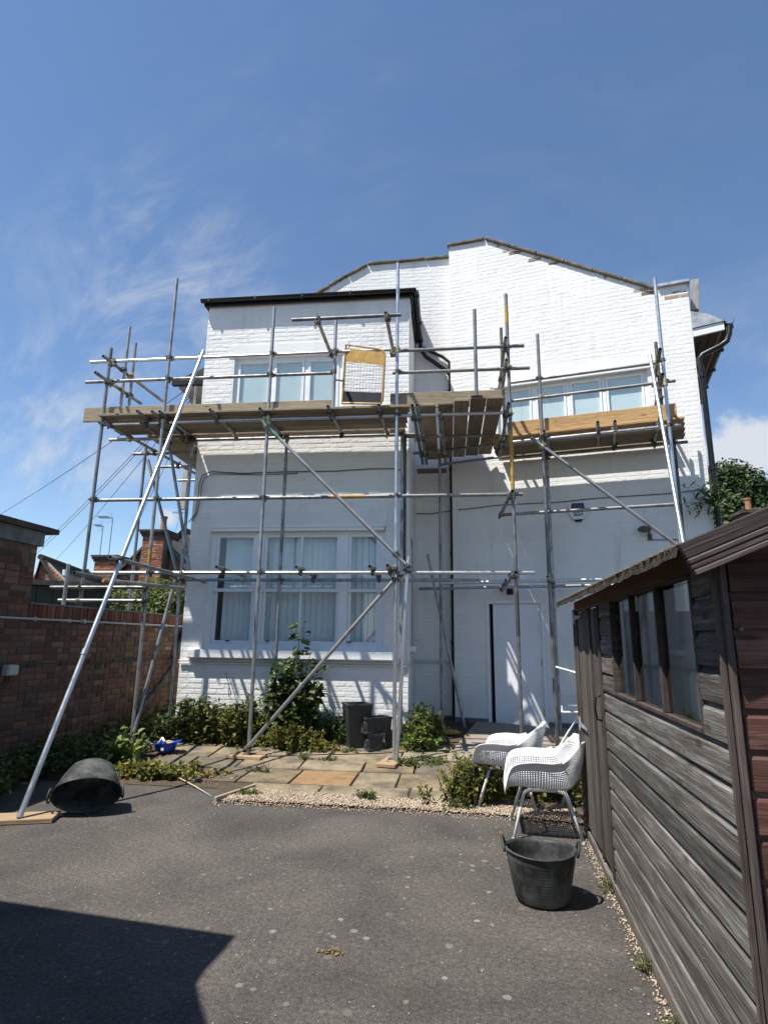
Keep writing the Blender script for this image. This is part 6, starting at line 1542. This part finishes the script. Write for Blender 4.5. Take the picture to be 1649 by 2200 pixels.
for i, (x, y, s_, lab) in enumerate(((655, 1632, .07, 'tiny flat weed left of the orange flagstone'), (708, 1636, .05, 'tiny weed behind the orange flagstone'), (750, 1618, .05, 'tiny weed in front of the tall planter'), (560, 1662, .09, 'thin grey green weed on the left flagstones'),
        (880, 1648, .09, 'low mat of weeds right of the central sole board'), (925, 1640, .07, 'straggling low weeds on paving in front of the recess'), (980, 1738, .09, 'small green weed at the gravel edge'), (785, 1718, .08, 'withered grey weed in the middle of the gravel'), (535, 1708, .05, 'tiny weed at the left end of the gravel'))):
    b_ = at(x, y); big = 1.9 if i in (4, 5) else 1.0
    bush('small_weed', lab, b_, (.09 * big, .05 * big), s_ * 1.3, int(16 * big), int(130 * big * big), .04, ('leaf', 'leaf_dark')[i in (3, 7)], 50 + i, SM, zf=zf)
bush('shrub', 'yellow green leafy shrub under the garden chairs, left half', (.22, 6.02, .02), (.24, .16), .47, 85, 2300, .055, 'leaf_yellow', 70, 'shrubs under the chairs', 'shrub', zf=zf)
bush('shrub', 'yellow green leafy shrub behind the nearest chair', (.78, 6.28, .02), (.40, .20), .46, 110, 3000, .055, 'leaf_yellow', 71, 'shrubs under the chairs', 'shrub', zf=zf)
# tufts along the shed foot
for i, y in enumerate((4.15, 3.25, 2.75)):
    x = SC.x + (y - SC.y) * SUV.x / SUV.y - .05; bush('grass_tuft', ('small grass tuft at shed foot beside the door', 'small grass tuft halfway along the shed foot', 'nearest small grass tuft at the shed foot')[i], (x, y, .005), (.02, .05), .07, 14, 60, .045, 'leaf', 80 + i, 'grass tufts along the shed', 'grass', aspect=.15)
# young sapling with large lobed leaves
sx_ = GP(622, 1588); sap = thing('sapling', 'tall sapling with large dark lobed leaves in front of the ground floor window', 'sapling', (sx_.x, 8.28, pz(8.28)))
rr = random.Random(77); trunks = []; bs_ = Vector((sx_.x, 8.28, pz(8.28)))
tops = [(648, 1338, 8.2), (668, 1400, 8.2), (690, 1425, 8.15), (610, 1425, 8.2), (572, 1475, 8.15), (640, 1440, 8.1), (655, 1480, 8.0), (600, 1450, 8.25), (680, 1475, 8.2), (630, 1400, 8.25), (575, 1520, 8.1), (695, 1470, 8.25)]
m = MB()
for x, y, Y in tops:
    tp_ = YP(x, y, Y); md = bs_ * .5 + tp_ * .5 + Vector((rr.gauss(0, .06), rr.gauss(0, .05), .05)); pts = [bs_ * (1 - t) ** 2 + md * 2 * t * (1 - t) + tp_ * t * t for t in [i / 7 for i in range(8)]]
    m.path(pts, .011, 6, True, .004); trunks.append((bs_, md, tp_))
m.build('trunk', M['stem'], sap, True)
lm = []
for k in range(5):
    q = MB(); leaf_shape(q, Vector((0, 0, 0)), Vector((1, 0, -.15)), Vector((0, 0, 1)), .125 + .018 * k, .125 + .016 * k, .18 + .06 * (k % 3), True); me = bpy.data.meshes.new('leaf'); me.from_pydata(q.v, [], q.f); me.materials.append(M['leaf_dark']); me.polygons.foreach_set('use_smooth', [True] * len(me.polygons)); lm.append(me)
for i in range(300):
    a, b, c = trunks[0] if i < 26 else rr.choice(trunks[1:]); t = (.30 + .70 * rr.random() ** .8) if i >= 26 else .45 + .55 * rr.random(); p = a * (1 - t) ** 2 + b * 2 * t * (1 - t) + c * t * t
    an = rr.uniform(0, 6.28); d = Vector((math.cos(an), math.sin(an) * .8, rr.uniform(-.35, .45))); p = p + d.normalized() * rr.uniform(.02, .10)
    o = oriented('leaf', rr.choice(lm), sap, p, d, Vector((rr.gauss(0, .35), rr.gauss(0, .35) - .25, 1))); s = rr.uniform(.6, 1.15) * (1.12 - .35 * t); o.scale = (s, s, s)
xl = MB()                                                    # smaller inner leaves, too many to count
for i in range(700):
    a, b, c = rr.choice(trunks[1:]); t = .2 + .7 * rr.random(); p = a * (1 - t) ** 2 + b * 2 * t * (1 - t) + c * t * t; d = rdir(rr, .1); s = rr.uniform(.05, .10)
    leaf_shape(xl, p + Vector((rr.gauss(0, .07), rr.gauss(0, .06), rr.gauss(0, .05))), d, Vector((rr.gauss(0, .4), -.3, 1)), s, s * .95, .2, True)
tag(xl.build('inner_leaves', M['leaf'], sap, True, fix=False), kind='stuff')
# hedge behind the wall, tree behind the house, buddleia on the downpipe
def foliage_mass(name, label, cat, blobs, n, size, mat, seed, base, trunk=None, group=None):
    rr = random.Random(seed); o = thing(name, label, cat, base, group); lf = MB(); tot = sum(b[1] ** 2 for b in blobs)
    for c, r, sq in blobs:
        for _ in range(int(n * r * r / tot)):
            d = rdir(rr, .12); rad = r * (rr.random() ** .35); p = Vector(c) + Vector((d.x * rad, d.y * rad, d.z * rad * sq))
            s = size * rr.uniform(.6, 1.3); leaf_shape(lf, p, rdir(rr, .0), d + Vector((0, 0, .5)), s, s * .6, .2)
    tag(lf.build('crown', M[mat], o, True, fix=False), kind='stuff')
    m = MB()
    for pts, r in (trunk or []): m.path(pts, r, 7, True, r * .45)
    if trunk: m.build('trunk', M['bark'], o, True)
    return o
hz_ = [(YP(x, y, Y), r, .9) for x, y, Y, r in ((275, 1290, 13.0, .42), (300, 1283, 13.0, .45), (330, 1280, 12.8, .50), (355, 1282, 12.6, .48), (375, 1292, 12.4, .45), (320, 1310, 12.6, .5), (360, 1312, 12.4, .5))]
hb_ = YP(330, 1300, 12.6); foliage_mass('hedge', 'sunlit green hedge behind the brick garden wall', 'hedge', hz_, 5200, .075, 'leaf', 91, (hb_.x, hb_.y, 0), [([(hb_.x, hb_.y, 0), (hb_.x, hb_.y, 1.6)], .05)])
TY = 22.0
tb2 = [(YP(x, y, Y), r, .9) for x, y, Y, r in ((1545, 1030, TY, .75), (1568, 1022, TY, .75), (1590, 1045, TY, .9), (1560, 1075, TY, 1.2), (1600, 1085, TY + .5, 1.2), (1630, 1075, TY + 1, .9), (1650, 1090, TY + 1, 1.2), (1575, 1130, TY, 1.5), (1625, 1130, TY, 1.5), (1540, 1120, TY - .5, 1.1), (1605, 1060, TY, .7))]
tbm = YP(1585, 1130, TY); foliage_mass('broadleaf_tree', 'dense dark green tree behind the right corner of the house', 'tree', tb2, 15000, .17, 'leaf_tree', 92, (tbm.x, TY, 0),
    [([(tbm.x, TY, 0), (tbm.x + .1, TY, 2.5), (tbm.x - .1, TY, 5)], .22), ([(tbm.x, TY, 2.8), (tbm.x - .5, TY, 4.2), (tbm.x - .7, TY, 6)], .1), ([(tbm.x, TY, 3), (tbm.x + .8, TY, 4.5), (tbm.x + 1.2, TY, 5.6)], .1)])
bd_ = RW(1535, 1085, .1); bo = thing('buddleia', 'straggly plant sprouting from the wall beside the right downpipe', 'wall plant', bd_); rr = random.Random(15); st = MB(); lf = MB()
for k, (x, y) in enumerate(((1465, 1050), (1470, 1085), (1482, 1060), (1490, 1095), (1505, 1050), (1500, 1105), (1515, 1035), (1530, 1040), (1545, 1050), (1555, 1075), (1550, 1100), (1540, 1115), (1520, 1110), (1478, 1100), (1560, 1060))):
    tp_ = RW(x, y, .12 + .2 * rr.random()); md = (bd_ + tp_) / 2 + Vector((0, -.05, .22)); pts = [bd_ * (1 - t) ** 2 + md * 2 * t * (1 - t) + tp_ * t * t for t in [i / 8 for i in range(9)]]; st.path(pts, .006, 4, False, .003)
    for i in range(12):
        t = .25 + .75 * rr.random(); p = bd_ * (1 - t) ** 2 + md * 2 * t * (1 - t) + tp_ * t * t; d = rdir(rr, -.25); leaf_shape(lf, p, d, Vector((rr.gauss(0, .4), -.4, 1)), rr.uniform(.08, .16), .03, .2)
tag(st.build('stem', M['stem'], bo, False, fix=False), kind='stuff'); tag(lf.build('leaves', M['leaf_dark'], bo, True, fix=False), kind='stuff')
